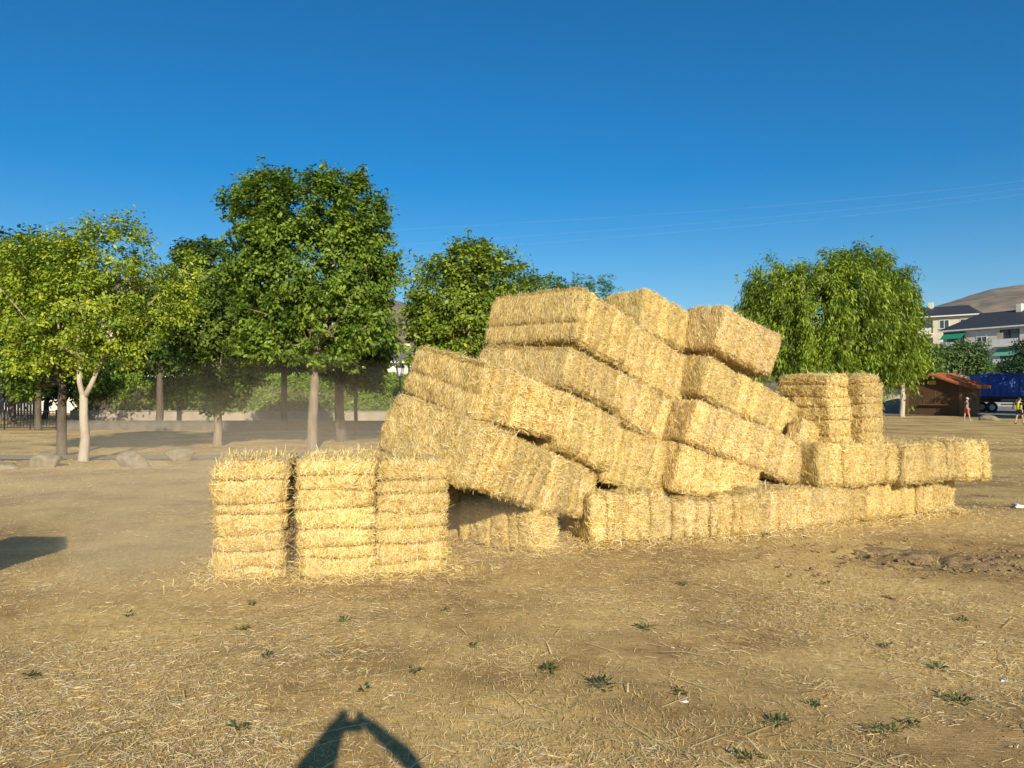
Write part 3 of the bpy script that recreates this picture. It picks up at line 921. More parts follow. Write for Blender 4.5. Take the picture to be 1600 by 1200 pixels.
def house(name, a, b, depth, z_eave, rise, wall, roof, label, floors=2, bays=5, over=.4, hip=0.0, plan=None, group=None, cat='house'):
    """a-b is the front foot line; the house lies behind it. plan[floor][bay] is one of w(indow) b(alcony) g(reen awning) . (blank)"""
    a = np.array(a, float); b = np.array(b, float)
    L = np.linalg.norm(b - a)
    root = empty(name, (a[0], a[1], 0), math.atan2(b[1] - a[1], b[0] - a[0]))
    tag(root, label, cat, group)
    MB().box((0, 0, -.2), (L, depth, z_eave)).build('wall', wall, root)
    m = MB()
    o = over
    zc = z_eave
    E = [(-o, -o, zc), (L+o, -o, zc), (L+o, depth+o, zc), (-o, depth+o, zc)]
    rd = [(-o + hip, depth/2, zc + rise), (L + o - hip, depth/2, zc + rise)]
    top = E + rd
    V = [(x, y, z + .12) for x, y, z in top] + [(x, y, z) for x, y, z in E]
    m.add(V, [(0, 1, 5, 4), (2, 3, 4, 5), (3, 0, 4), (1, 2, 5), (6, 9, 8, 7), (0, 6, 7, 1), (1, 7, 8, 2), (2, 8, 9, 3), (3, 9, 6, 0)])
    rf = m.build('roof', roof, root)
    MB().box((-o, -o - .1, zc - .1), (L + o, -o, zc + .1)).build('gutter', M['trim'], rf)
    if hip < .1:
        for xx in (0, L - .02):
            MB().prism([(0, zc), (depth, zc), (depth/2, zc + rise * .96)], 0, xx, xx + .02).build('gable', wall, root)
    ch = MB().box((L*.35, depth*.42, zc + rise*.5), (L*.35 + .7, depth*.42 + .6, zc + rise + .9)).build('chimney', wall, rf)
    if plan:
        fh = z_eave / floors
        bw = L / bays
        for fl, row in enumerate(plan):
            for by, ch_ in enumerate(row):
                x0 = by * bw; z0 = fl * fh
                cx = x0 + bw / 2
                if ch_ == 'w':
                    w = MB()
                    for q in (((cx-.75, -.05, z0+.95), (cx-.65, .02, z0+2.35)), ((cx+.65, -.05, z0+.95), (cx+.75, .02, z0+2.35)), ((cx-.65, -.05, z0+2.25), (cx+.65, .02, z0+2.35)), ((cx-.04, -.045, z0+.95), (cx+.04, .02, z0+2.25))):
                        w.box(*q)
                    wo = w.build('window', M['trim'], root)
                    MB().box((cx-.65, -.012, z0+.95), (cx+.65, .02, z0+2.25)).build('pane', M['pane'], wo)
                    MB().box((cx-.85, -.16, z0+.85), (cx+.85, .02, z0+.95)).build('sill', M['trim'], wo)
                    if rng.random() < .5:
                        MB().box((cx-.65, -.035, z0+1.55), (cx+.65, -.013, z0+2.25)).build('blind', M['shutter'], wo)
                elif ch_ in 'bg':
                    bo = MB().box((x0+.15, -1.15, z0-.02), (x0+bw-.15, .02, z0+.16)).build('balcony', wall, root)
                    MB().box((x0+.2, -1.12, z0+.16), (x0+bw-.2, -1.05, z0+1.05)).build('parapet', M['trim'] if rng.random() < .5 else wall, bo)
                    MB().box((cx-1.3, -.012, z0+.17), (cx+1.3, .02, z0+2.4)).build('doorway_shade_panel', M['doorway_shade'], bo)  # flat dark panel in place of a shaded opening
                    for q in (-1, 1):
                        MB().box((cx + q*.66 - .5, -.05, z0+.17), (cx + q*.66 + .5, -.013, z0+2.3)).build('glass_door', M['pane'], bo)
                    if ch_ == 'g':
                        MB().add([(x0+.3, -.03, z0+2.55), (x0+bw-.3, -.03, z0+2.55), (x0+bw-.3, -1.35, z0+1.5), (x0+.3, -1.35, z0+1.5), (x0+.3, -.03, z0+2.51), (x0+bw-.3, -.03, z0+2.51), (x0+bw-.3, -1.35, z0+1.46), (x0+.3, -1.35, z0+1.46)],
                                 [(0,3,2,1),(4,5,6,7),(3,7,6,2),(0,1,5,4),(0,4,7,3),(1,2,6,5)]).build('awning', M['awning'] if (by + fl) % 2 else M['awning_pale'], bo)
                    elif rng.random() < .7:
                        MB().box((cx-1.1, -1.0, z0+.6), (cx-.3, -.96, z0+1.9)).build('hanging_cloth', M['curtain'], bo)
    return root
house('apartment_house', (64.0, 112.0), (74.2, 91.6), 10, 11.0, 2.6, M['white_wall'], M['slate'], 'pale apartment block with a dark slate roof, green awnings and balconies', 4, 6, .5, 3.0,
      ['wwbwbw', 'wwbgbw', 'wwgwgb', 'gwbwbw'], cat='building')
house('apartment_house', (66.0, 130.0), (75.0, 122.0), 10, 14.6, 2.0, M['cream_wall'], M['slate'], 'farther cream apartment house with a chimney, half behind the feathery tree', 5, 4, .6, 2.5,
      ['wbww', 'wbww', 'wbww', 'wbww', 'bbww'], cat='building')
house('gabled_house', (-17.5, 92.0), (-8.5, 90.0), 9, 5.6, 1.6, M['cream_wall'], M['grey_roof'], 'pale gabled house with a grey roof behind the lamp post', 2, 4, .5, 0.0, ['wwww', 'wwww'])
house('town_house', (-58.0, 74.0), (-27.0, 72.0), 11, 8.2, 5.6, M['white_wall'], M['grey_roof'], 'white house with a steep grey roof hidden behind the yellow-green tree', 3, 8, .5, 1.5, ['w.w.w.w.', 'wbwbwbwb', 'wbwbwbwb'])
house('long_house', (-26.0, 84.0), (-18.5, 83.0), 9, 5.0, 2.2, M['cream_wall'], M['grey_roof'], 'cream house glimpsed between the trunks behind the hedge', 2, 3, .4, 1.0, ['www', 'w.w'])

# ------------------------------------------------------------------ kiosk with a tiled roof
M['plank'] = mottled('brown_planks', (.05, .028, .014), (.12, .066, .03), 3, .7, .4, 14, (.4, .4, 4))
M['plank_warm_sunlit'] = mottled('warm_sunlit_planks', (.11, .055, .022), (.2, .105, .042), 3, .7, .4, 14, (.4, .4, 4))  # warmer trim wood; on the side wall it paints in the sunlight
M['tile'] = mottled('clay_tile', (.27, .075, .025), (.45, .14, .05), 4, .85, .4, 20)
M['yellow'] = plain('yellow_sign', (.42, .34, .06), .6)
def kiosk():
    cx, cy = px(1502, 614, 62)[0], 62.0
    root = empty('wooden_kiosk', (cx, cy, 0), R(-50))
    tag(root, 'dark wooden kiosk with an orange tiled roof', 'kiosk')
    Wd, Dp, H = 4.3, 4.0, 2.55
    # local frame: x to the left is negative, front at y = 0
    MB().box((-Wd+.03, .03, 0), (-.03, Dp-.03, H)).build('wall', M['plank'], root)
    pf = MB().box((-Wd, 0, 0), (0, .028, .17)); 
    first = pf.build('plank', M['plank'], root)
    for k in range(1, 15):
        o = link(first.copy(), root); o.location = (0, 0, k * .172)
    ps = MB().box((-.028, .03, 0), (0.004, Dp, .17)).build('plank', M['plank_warm_sunlit'], root)  # side planks coloured lighter than the front for the sun on them
    for k in range(1, 15):
        o = link(ps.copy(), root); o.location = (0, 0, k * .172)
    for x in (-Wd, -.12):
        MB().box((x - .03, -.04, 0), (x + .15, .06, H + .02)).build('corner_post', M['plank_warm_sunlit'], root)
    MB().box((-.1, Dp - .12, 0), (.04, Dp + .03, H)).build('corner_post', M['plank_warm_sunlit'], root)
    d = MB().box((-3.0, -.03, .95), (-1.0, -.001, 2.1)).build('shutter', M['plank'], root)
    MB().box((-2.02, -.06, .95), (-1.97, -.031, 2.1)).build('batten', M['plank_warm_sunlit'], d)
    MB().box((-3.1, -.32, .88), (-.9, -.001, .945)).build('counter', M['plank_warm_sunlit'], root)
    sh = MB().box((.006, 1.0, 1.2), (.04, 3.0, 2.2)).build('shutter', M['plank_warm_sunlit'], root)
    MB().tube([(.06, 1.05, 1.25), (.06, 2.0, 2.1), (.06, 2.95, 1.25)], .03, 6).build('brace', M['plank'], sh)
    MB().box((-2.5, -.1, 2.6), (-1.9, -.04, 2.95)).build('name_plate', M['yellow'], root)
    # gable over the front
    rz = .8
    MB().prism([(-Wd, H), (0, H), (-Wd/2, H + rz)], 1, 0.0, .05).build('gable', M['plank'], root)
    ov = .75
    sl_ = math.atan2(rz, Wd/2)
    # roof boards and rows of tiles on both slopes
    for side in (-1, 1):
        x_r = -Wd/2; x_e = x_r + side * (Wd/2 + ov)
        z_e = H - ov * math.tan(sl_)
        n = MB()
        n.add([(x_r, -ov, H + rz), (x_e, -ov, z_e), (x_e, Dp + .4, z_e), (x_r, Dp + .4, H + rz), (x_r, -ov, H + rz + .08), (x_e, -ov, z_e + .08), (x_e, Dp + .4, z_e + .08), (x_r, Dp + .4, H + rz + .08)],
              [(0,3,2,1),(4,5,6,7),(0,1,5,4),(1,2,6,5),(2,3,7,6),(3,0,4,7)])
        rf = n.build('roof', M['plank_warm_sunlit'], root)
        nt_ = int((Dp + .4 + ov) / .24)
        tl = None
        for k in range(nt_):
            y = -ov + .12 + k * .24
            if tl is None:
                t = MB()
                for q in range(7):
                    t0, t1 = q / 7, (q + 1.12) / 7
                    xa, za = x_r + (x_e - x_r) * t0, H + rz + .1 + (z_e - H - rz) * t0
                    xb, zb = x_r + (x_e - x_r) * t1, H + rz + .14 + (z_e - H - rz) * t1
                    t.tube([(xa, 0, za), (xb, 0, zb)], [.1, .125], 8)
                tl = t.build('tile_row', M['tile'], rf); tl.location = (0, y, 0)
            else:
                o = link(tl.copy(), rf); o.location = (0, y, 0)
    MB().tube([(-Wd/2, -ov - .05, H + rz + .14), (-Wd/2, Dp + .45, H + rz + .14)], .15, 8).build('ridge_tile', M['tile'], root)
kiosk()
wall_thing('boundary_wall', (25, 67), (38.5, 72), 1.7, .3, M['render_wall'], 'plain pale wall behind the crooked trunk', M['path'])

# ------------------------------------------------------------------ blue truck
M['blue'] = mottled('blue_paint', (.006, .06, .28), (.012, .11, .46), 1.2, .45, .1, 20, spec=.5)
M['rubber'] = plain('tyre_rubber', (.018, .018, .018), .9)
M['steel'] = plain('dull_steel', (.3, .3, .3), .45, .6)
M['chassis'] = plain('black_chassis', (.02, .02, .022), .6)
M['cab_white'] = plain('white_cab', (.6, .62, .64), .4)
def wheel(root, x, y, z, r, w, rim=M['steel']):
    """axle along local y"""
    prof = [(r*.55, 0), (r*.9, 0), (r, w*.15), (r, w*.85), (r*.9, w), (r*.55, w)]
    n = 22
    V, F = [], []
    for k in range(n):
        th = 2*math.pi*k/n
        for rr, yy in prof: V.append((rr*math.cos(th), yy - w/2, rr*math.sin(th)))
    m_ = len(prof)
    for k in range(n):
        k2 = (k+1) % n
        for q in range(m_):
            q2 = (q+1) % m_
            F.append((k*m_+q, k2*m_+q, k2*m_+q2, k*m_+q2))
    wl = bpy.data.objects.new('wheel', None); link(wl, root); wl.location = (x, y, z); wl.empty_display_size = .1
    MB().add(V, F).build('tyre', M['rubber'], wl, True)
    t = MB().tube([(0, -w*.4, 0), (0, w*.4, 0)], r*.56, 16)
    t.tube([(0, -w*.52, 0), (0, -w*.38, 0)], [r*.16, r*.2], 10)
    t.build('rim', rim, wl)
def truck():
    x0 = px(1533, 614, 73)[0]
    root = empty('truck', (x0, 73.0, 0), R(-8))
    tag(root, 'blue skip truck standing behind the kiosk', 'truck')
    Lb, Wb = 3.9, 2.4
    b = MB().box((0, 0, 1.55), (Lb, Wb, 3.75), .03).build('body', M['blue'], root)
    for k in range(7):
        MB().box((.12 + k*.55, -.06, 1.62), (.22 + k*.55, .0, 3.6)).build('rib', M['blue'], b)
    MB().box((-.05, -.09, 3.62), (Lb+.05, .0, 3.8), .02).build('rim_rail', M['blue'], b)
    MB().box((-.1, .5, 1.0), (6.6, Wb-.5, 1.3)).build('chassis', M['chassis'], root)
    MB().box((.6, .1, 1.3), (3.8, Wb-.1, 1.545)).build('subframe', M['chassis'], root)
    for z in (.75, 1.15):
        MB().box((1.75, -.06, z), (4.2, -.02, z+.12)).build('side_guard', M['steel'], root)
    for x in (1.0, 5.3):
        for y in (.17, Wb-.17):
            wheel(root, x, y, .52, .52, .34)
    c = MB().prism([(4.2, .7), (6.5, .7), (6.55, 1.7), (6.25, 3.1), (4.3, 3.15), (4.2, 3.0)], 1, .02, Wb-.02).build('cab', M['cab_white'], root)
    MB().box((4.8, .001, 1.9), (5.9, .019, 2.8)).build('side_window', M['pane'], c)
    MB().box((6.45, .15, .75), (6.62, Wb-.15, 1.1), .02).build('bumper', M['chassis'], c)
truck()

# ------------------------------------------------------------------ straw litter, stubble, weeds and clods on the field
def in_bale(x, y):
    """points under the ground bales"""
    r = np.zeros(len(x), bool)
    for key, p, *_ in BALES:
        if p[2] > .05: continue
        c, s = math.cos(R(p[3])), math.sin(R(p[3]))
        dx, dy = x - p[0], y - p[1]
        u = dx * c + dy * s; v = -dx * s + dy * c
        r |= (u > .04) & (u < p[6] - .04) & (v > .04) & (v < p[7] - .04)
    return r
def bale_dist(x, y):
    dmin = np.full(len(x), 99.0)
    for key, p, *_ in BALES:
        if p[2] > .05: continue
        c, s = math.cos(R(p[3])), math.sin(R(p[3]))
        dx, dy = x - p[0], y - p[1]
        u = dx * c + dy * s; v = -dx * s + dy * c
        du = np.maximum(np.maximum(-u, u - p[6]), 0); dv = np.maximum(np.maximum(-v, v - p[7]), 0)
        dmin = np.minimum(dmin, np.hypot(du, dv))
    return dmin
def field_points(n, d0, d1, power=1.0):
    q = rng.random(n)
    d = d0 * (d1 / d0) ** (q ** power)
    x = rng.uniform(-.8, .8, n) * d + rng.uniform(-1.0, 1.0, n)
    return x, d
def litter(name, n, d0, d1, Lr, Wr, bare, near_bales=0.0, cols=None):
    x, y = field_points(n, d0, d1)
    P0 = np.stack([x, y, np.zeros(n)], 1)
    pn = noise(P0, .42, 51) * .6 + noise(P0, 1.3, 52) * .4 + noise(P0, 4, 53) * .25
    dist = bale_dist(x, y)
    keep = (rng.random(n) < np.clip(.5 + bare * pn + near_bales * np.exp(-dist / 1.3), .03, 1)) & ~in_bale(x, y)
    # the churned bank is nearly free of straw
    bank = np.exp(-((y - (8.75 - .55 * (x - 3.2) / 6)) / .5) ** 2) * (x > 3.0)
    keep &= rng.random(n) > bank * .85
    x, y = x[keep], y[keep]; n = len(x)
    P = np.stack([x, y, ground_z(x, y) + rng.uniform(.003, .014, n)], 1)
    th = rng.uniform(0, math.pi, n)
    tilt = rng.normal(0, .12, n)
    T = np.stack([np.cos(th) * np.cos(tilt), np.sin(th) * np.cos(tilt), np.sin(tilt)], 1)
    Nn = np.array([0, 0, 1.0]) + rng.normal(0, .35, (n, 3))
    Nn -= T * (Nn * T).sum(1, keepdims=True); Nn /= np.linalg.norm(Nn, axis=1, keepdims=True)
    L = rng.uniform(*Lr, n); Wd = rng.uniform(*Wr, n)
    # wider pieces far off keep their share of the surface
    Wd *= np.clip(y / 9, 1, 3); L *= np.clip(y / 14, 1, 2)
    P[:, 2] += np.abs(np.sin(tilt)) * L * .5
    V, F = (slivers if cols is not None else quads_strips)(P, T, Nn, L, Wd)
    c = straw_cols(n, .2) * [1.0, .97, .97] if cols is None else np.array(cols)[rng.integers(0, len(cols), n)] * rng.uniform(.8, 1.15, (n, 1))
    return tag(obj_np(name, V, F, M['litter'], col=np.repeat(c, len(V) // n, 0)), kind='stuff')
tag(litter('scattered_straw', 260000, 2.6, 34, (.02, .085), (.002, .0042), 1.5, 1.0), 'pale cut straw strewn over the dry field', 'straw')
tag(litter('straw_chaff', 260000, 2.6, 24, (.008, .03), (.0025, .005), 1.2, .6, [(.66, .49, .24), (.8, .63, .34), (.52, .36, .17), (.38, .25, .12)]), 'fine chaff and broken stems on the dry field', 'chaff')
# long loose stalks near the camera
def stalks(n):
    x, y = field_points(n, 3.2, 12)
    P = np.stack([x, y, ground_z(x, y) + .02], 1)
    th = rng.normal(0, .55, n)
    T = np.stack([np.cos(th), np.sin(th), rng.normal(0, .05, n)], 1)
    T /= np.linalg.norm(T, axis=1, keepdims=True)
    Nn = np.tile([0, 0, 1.0], (n, 1)); Nn -= T * (Nn * T).sum(1, keepdims=True); Nn /= np.linalg.norm(Nn, axis=1, keepdims=True)
    V, F = strips(P, T, Nn, rng.uniform(.14, .36, n), rng.uniform(.005, .009, n), rng.normal(.008, .01, n))
    tag(obj_np('straw_stalks', V, F, M['litter'], col=np.repeat(straw_cols(n, .1), 6, 0)), 'long loose straw stalks lying on the trampled field', 'straw', kind='stuff')
stalks(500)
# loose straw heaped round the feet of the bales
def skirt(n):
    x = rng.uniform(-4, 8.6, n); y = rng.uniform(6.8, 13.2, n)
    dist = bale_dist(x, y)
    keep = (rng.random(n) < np.exp(-dist / .16)) & (dist > 0.005)
    x, y, dist = x[keep], y[keep], dist[keep]; n = len(x)
    P = np.stack([x, y, ground_z(x, y) + .004 + rng.uniform(0, .09, n) * np.exp(-dist / .1)], 1)
    T = unit(n) * [1, 1, .45]; T /= np.linalg.norm(T, axis=1, keepdims=True)
    Nn = unit(n) + [0, 0, 1.0]; Nn -= T * (Nn * T).sum(1, keepdims=True); Nn /= np.linalg.norm(Nn, axis=1, keepdims=True)
    V, F = quads_strips(P, T, Nn, rng.uniform(.05, .16, n), rng.uniform(.0035, .007, n))
    tag(obj_np('fallen_straw', V, F, M['straw'], col=np.repeat(straw_cols(n), 4, 0)), 'loose golden straw fallen round the feet of the bales', 'straw', kind='stuff')
skirt(260000)
# dry stubble standing in the ground
def stubble(n):
    x, y = field_points(n, 2.8, 24)
    P0 = np.stack([x, y, np.zeros(n)], 1)
    keep = (rng.random(n) < np.clip(.35 + 1.1 * noise(P0, .7, 61), 0, 1)) & ~in_bale(x, y)
    x, y = x[keep], y[keep]; n = len(x)
    P = np.stack([x, y, ground_z(x, y)], 1)
    T = unit(n) * .8 + [0, 0, .9]; T /= np.linalg.norm(T, axis=1, keepdims=True)
    Nn = unit(n); Nn -= T * (Nn * T).sum(1, keepdims=True); Nn /= np.linalg.norm(Nn, axis=1, keepdims=True)
    L = rng.uniform(.012, .042, n)
    V, F = quads_strips(P + T * L[:, None] * .45, T, Nn, L, rng.uniform(.0025, .005, n) * np.clip(y / 9, 1, 2.5))
    cols = np.array([(.5, .37, .17), (.4, .28, .11), (.28, .22, .08), (.2, .19, .06), (.6, .47, .25)])
    tag(obj_np('dry_stubble', V, F, M['litter'], col=np.repeat(cols[rng.choice(5, n, p=[.3, .3, .18, .07, .15])], 4, 0)), 'short dry grass stubble covering the field', 'grass', kind='stuff')
stubble(100000)
# clods of the churned bank
def clods(n):
    Vs, Fs, o = [], [], 0
    protos = [lump(200 + k, (1, rng.uniform(.5, .9), .55), sub=1) for k in range(8)]
    for k in range(n):
        x = 2.7 + 8.8 * rng.random() ** .8
        y = 8.75 - .55 * (x - 3.2) / 6 + rng.normal(-.15, .55)
        r = .007 + .045 * rng.random() ** 5
        V, F = protos[rng.integers(0, 8)]
        th = rng.uniform(0, 6.28)
        c, s = math.cos(th), math.sin(th)
        V = (V * r) @ np.array([[c, s, 0], [-s, c, 0], [0, 0, 1]])
        z = float(ground_z(np.array([x]), np.array([y]))[0])
        Vs.append(V + [x, y, z + .03 + r * .25]); Fs.append(F + o); o += len(V)
    tag(obj_np('earth_clods', np.concatenate(Vs), np.concatenate(Fs), M['clod']), 'broken brown clods of churned earth on the field', 'clods', kind='stuff')
clods(2800)

def churned():
    xs = np.arange(2.4, 12.6, .036); ys = np.arange(7.3, 9.9, .036)
    X, Y = np.meshgrid(xs, ys, indexing='ij')
    x, y = X.ravel(), Y.ravel()
    P = np.stack([x, y, np.zeros_like(x)], 1)
    cy = 8.55 - .4 * (x - 3.2) / 6 + .2 * noise(P, .9, 91)
    wd = .75 + .2 * noise(P * [1, 0, 0], .7, 92)
    env = np.exp(-((y - cy) / wd) ** 2) * np.clip((x - 2.5) / 2.2, 0, 1) * np.clip((12.5 - x) / 1.5, 0, 1)
    lumpy = np.abs(noise(P, 3.2, 93)) * .6 + np.abs(noise(P, 7, 94)) * .5 + np.abs(noise(P, 13, 95)) * .3
    z = ground_z(x, y) - .03 + env * (.012 + .13 * lumpy * (.55 + .45 * noise(P, 1.4, 96)))
    V = np.stack([x, y, z], 1)
    n = len(ys)
    i = np.arange(len(xs) - 1)[:, None]; j = np.arange(n - 1)[None, :]
    F = np.stack([i*n+j, (i+1)*n+j, (i+1)*n+j+1, i*n+j+1], -1).reshape(-1, 4)
    e4 = env[F].max(1)
    tag(obj_np('churned_earth', V, F[e4 > .1], M['clod']), 'low rough bank of churned brown earth in front of the ground row', 'earth', kind='stuff')
churned()

M['weed'] = vcol_mat('weed_leaves', .55, .2, .3)
def weed(u, v, size, stalk=False):
    d = gd(v)
    x = (u - 800) / F_PX * d
    n = int(26 + 60 * size)
    r = size * .5
    sx = rng.uniform(.5, 1.4)
    th = rng.uniform(0, 2 * math.pi, n)
    rr = r * rng.random(n) ** .7
    P = np.stack([np.cos(th) * rr * sx, np.sin(th) * rr * .6, rng.uniform(.0, .04, n)], 1)
    T = np.stack([np.cos(th), np.sin(th), rng.uniform(.15, 1.1, n)], 1) + rng.normal(0, .25, (n, 3)); T /= np.linalg.norm(T, axis=1, keepdims=True)
    Nn = unit(n) * .5 + [0, 0, 1]; Nn -= T * (Nn * T).sum(1, keepdims=True); Nn /= np.linalg.norm(Nn, axis=1, keepdims=True)
    L = rng.uniform(.25, .6, n) * (.05 + size * .3)
    V, F = leaf_quads(P, Nn, T, L, L * rng.uniform(.22, .5, n))
    tn = rng.uniform(.3, 1.0)
    c = np.array([(.04, .075, .02)]) + rng.random((n, 1)) * np.array([(.12, .1, .03)]) * tn
    root = empty('weed', (x, d, float(ground_z(np.array([x]), np.array([d]))[0])))
    tag(root, ('green weed with a thin dry flower stalk in the trampled straw' if stalk else 'small leafy green weed low in the trampled straw'), 'weed', 'weeds in the field')
    obj_np('leaves', V, F, M['weed'], root, col=np.repeat(c, 4, 0))
    if stalk:
        m = MB()
        for k in range(3):
            a = rng.normal(0, .1, 2)
            m.tube([(0, 0, 0), (a[0] * .4, a[1] * .4, size * .45), (a[0] * .9, a[1] * .8, size * .85)], [.0025, .002, .001], 5)
        m.build('stalk', M['bark_dark'], root)
for u, v, s_, st in [(1010, 983, .17, 0), (857, 1048, .22, 0), (942, 1072, .28, 1), (1060, 1082, .13, 0), (570, 1081, .14, 0), (52, 1064, .14, 0), (650, 1053, .1, 0), (742, 1015, .09, 0),
                  (420, 1032, .08, 1), (200, 970, .1, 0), (380, 988, .14, 0), (540, 977, .1, 0), (1380, 1010, .1, 0), (1495, 1092, .2, 0), (1385, 1145, .16, 0), (1425, 1136, .12, 0),
                  (1170, 1183, .17, 0), (1210, 1130, .16, 1), (1270, 1100, .1, 0), (695, 958, .12, 0), (1065, 918, .14, 1), (1290, 915, .12, 0), (375, 1145, .12, 0), (1465, 1045, .12, 0), (395, 948, .1, 0), (1500, 970, .1, 0)]:
    weed(u, v, s_ * (.8 if s_ > .15 else .6), bool(st))

# crumpled white bag and scraps at the edge of the straw
M['plastic'] = plain('white_plastic', (.7, .68, .66), .35)
def scrap(name, u, v, dims, seed, label, mat):
    d = gd(v)
    V, F = lump(seed, dims, sub=3)
    V = V + V * (.5 * noise(V / np.array(dims) + seed, 2.5, 71) + .25 * noise(V / np.array(dims) + seed, 6, 72))[:, None]
    V[:, 2] -= V[:, 2].min() + .006
    o = obj_np(name, V, F, mat)
    x = (u - 800) / F_PX * d
    o.location = (x, d, float(ground_z(np.array([x]), np.array([d]))[0]))
    tag(o, label, 'litter')
scrap('plastic_bag', 1590, 796, (.15, .1, .045), 301, 'crumpled white bag lying past the overhanging end bale', M['plastic'])
scrap('paper_scrap', 1066, 1093, (.03, .02, .01), 302, 'white scrap of paper beside a weed in the straw', M['plastic'])
scrap('paper_scrap', 1562, 1060, (.05, .03, .008), 303, 'flat grey-white scrap by itself on the bare field edge', M['plastic'])
scrap('stone', 1400, 935, (.1, .07, .03), 304, 'flat brown stone lying at the foot of the churned bank', M['clod'])

# ------------------------------------------------------------------ overhead cables with their pole
M['cable'] = plain('pale_cable', (.75, .75, .75), .4)
M['pole'] = mottled('grey_pole', (.3, .28, .25), (.42, .4, .36), 3, .9, .3)
pp = px(520, 614, 76.0)
po = empty('utility_pole', (pp[0], 76.0, 0)); tag(po, 'tall grey pole hidden behind the tallest tree, carrying the cables', 'pole')
MB().tube([(0, 0, -.3), (0, 0, 18.2)], [.2, .13], 10).build('post', M['pole'], po, True)
MB().box((-.1, -1.2, 16.9), (.1, 1.2, 17.1)).build('cross_arm', M['pole'], po)
for k, (vl, vr, lab) in enumerate(((364, 283, 'uppermost'), (389, 293, 'middle'), (403, 301, 'lowest'))):
    a = px(520, vl, 76.0); b = px(1760, vr - 26, 210.0)
    a[1] = 76.0
    pts = []
    for q in range(41):
        t = q / 40
        p = a * (1 - t) + b * t
        p[2] -= 4 * t * (1 - t) * 2.0
        pts.append(p)
    o = MB().tube(pts, [.002 + .0045 * q / 40 for q in range(41)], 5).build('overhead_cable', M['cable'])
    tag(o, lab + ' of three pale cables crossing the sky', 'cable', 'overhead cables')

# ------------------------------------------------------------------ people
M['skin'] = plain('skin', (.5, .27, .18), .5)
M['shirt_grey'] = plain('grey_shirt', (.19, .15, .13), .9)
M['shorts_red'] = plain('coral_shorts', (.62, .12, .07), .9)
M['shoe_teal'] = plain('teal_shoes', (.05, .35, .36), .7)
M['cap'] = plain('pale_cap', (.55, .5, .46), .9)
M['vest'] = plain('yellow_vest', (.62, .78, .03), .7)
M['black_cloth'] = plain('black_cloth', (.018, .018, .02), .9)
M['hair'] = plain('dark_hair', (.03, .02, .014), .7)
def skin(name, verts, edges, rad, mat, parent, sub=2, rootv=0):
    me = bpy.data.meshes.new(name)
    me.from_pydata([tuple(v) for v in verts], edges, [])
    o = bpy.data.objects.new(name, me)
    md = o.modifiers.new('skin', 'SKIN'); md.use_smooth_shade = True
    for i, r in enumerate(rad):
        sv = me.skin_vertices[0].data[i]
        sv.radius = (r, r) if not hasattr(r, '__len__') else r
        sv.use_root = i == rootv
    ms = o.modifiers.new('subsurf', 'SUBSURF'); ms.levels = sub; ms.render_levels = sub
    link(o)
    dg = bpy.context.evaluated_depsgraph_get()
    me2 = bpy.data.meshes.new_from_object(o.evaluated_get(dg))
    bpy.data.objects.remove(o)
    bpy.data.meshes.remove(me)
    me2.name = name
    me2.materials.clear(); me2.materials.append(mat)
    me2.polygons.foreach_set('use_smooth', np.ones(len(me2.polygons), bool))
    return link(bpy.data.objects.new(name, me2), parent)
def egg(c, r, n=14):
    V, F = [], []
    for i in range(n + 1):
        th = math.pi * i / n
        for k in range(n):
            ph = 2 * math.pi * k / n
            V.append((c[0] + r[0]*math.sin(th)*math.cos(ph), c[1] + r[1]*math.sin(th)*math.sin(ph), c[2] + r[2]*math.cos(th)))
    for i in range(n):
        for k in range(n):
            F.append((i*n+k, i*n+(k+1) % n, (i+1)*n+(k+1) % n, (i+1)*n+k))
    return V, F
def fingers(verts, edges, rad, wrist_i, palm, fwd, side, up, curl=.5):
    """palm and five fingers rooted on the wrist vertex"""
    fwd, side, up = [np.array(q, float) for q in (fwd, side, up)]
    pi_ = len(verts); verts.append(palm); edges.append((wrist_i, pi_)); rad.append(.034)
    for k in range(4):
        b = palm + side * (.027 - .018 * k) + fwd * .035
        m_ = b + fwd * .035 + up * -.006
        e = m_ + fwd * .028 * math.cos(curl) - up * .032 * math.sin(curl)
        j = len(verts)
        verts.extend([b, m_, e]); rad.extend([.0095, .009, .0075]); edges.extend([(pi_, j), (j, j+1), (j+1, j+2)])
    b = palm + side * .032 - fwd * .01
    j = len(verts)
    verts.extend([b + side * .012, b + side * .035 + fwd * .03]); rad.extend([.011, .0085]); edges.extend([(pi_, j), (j, j+1)])

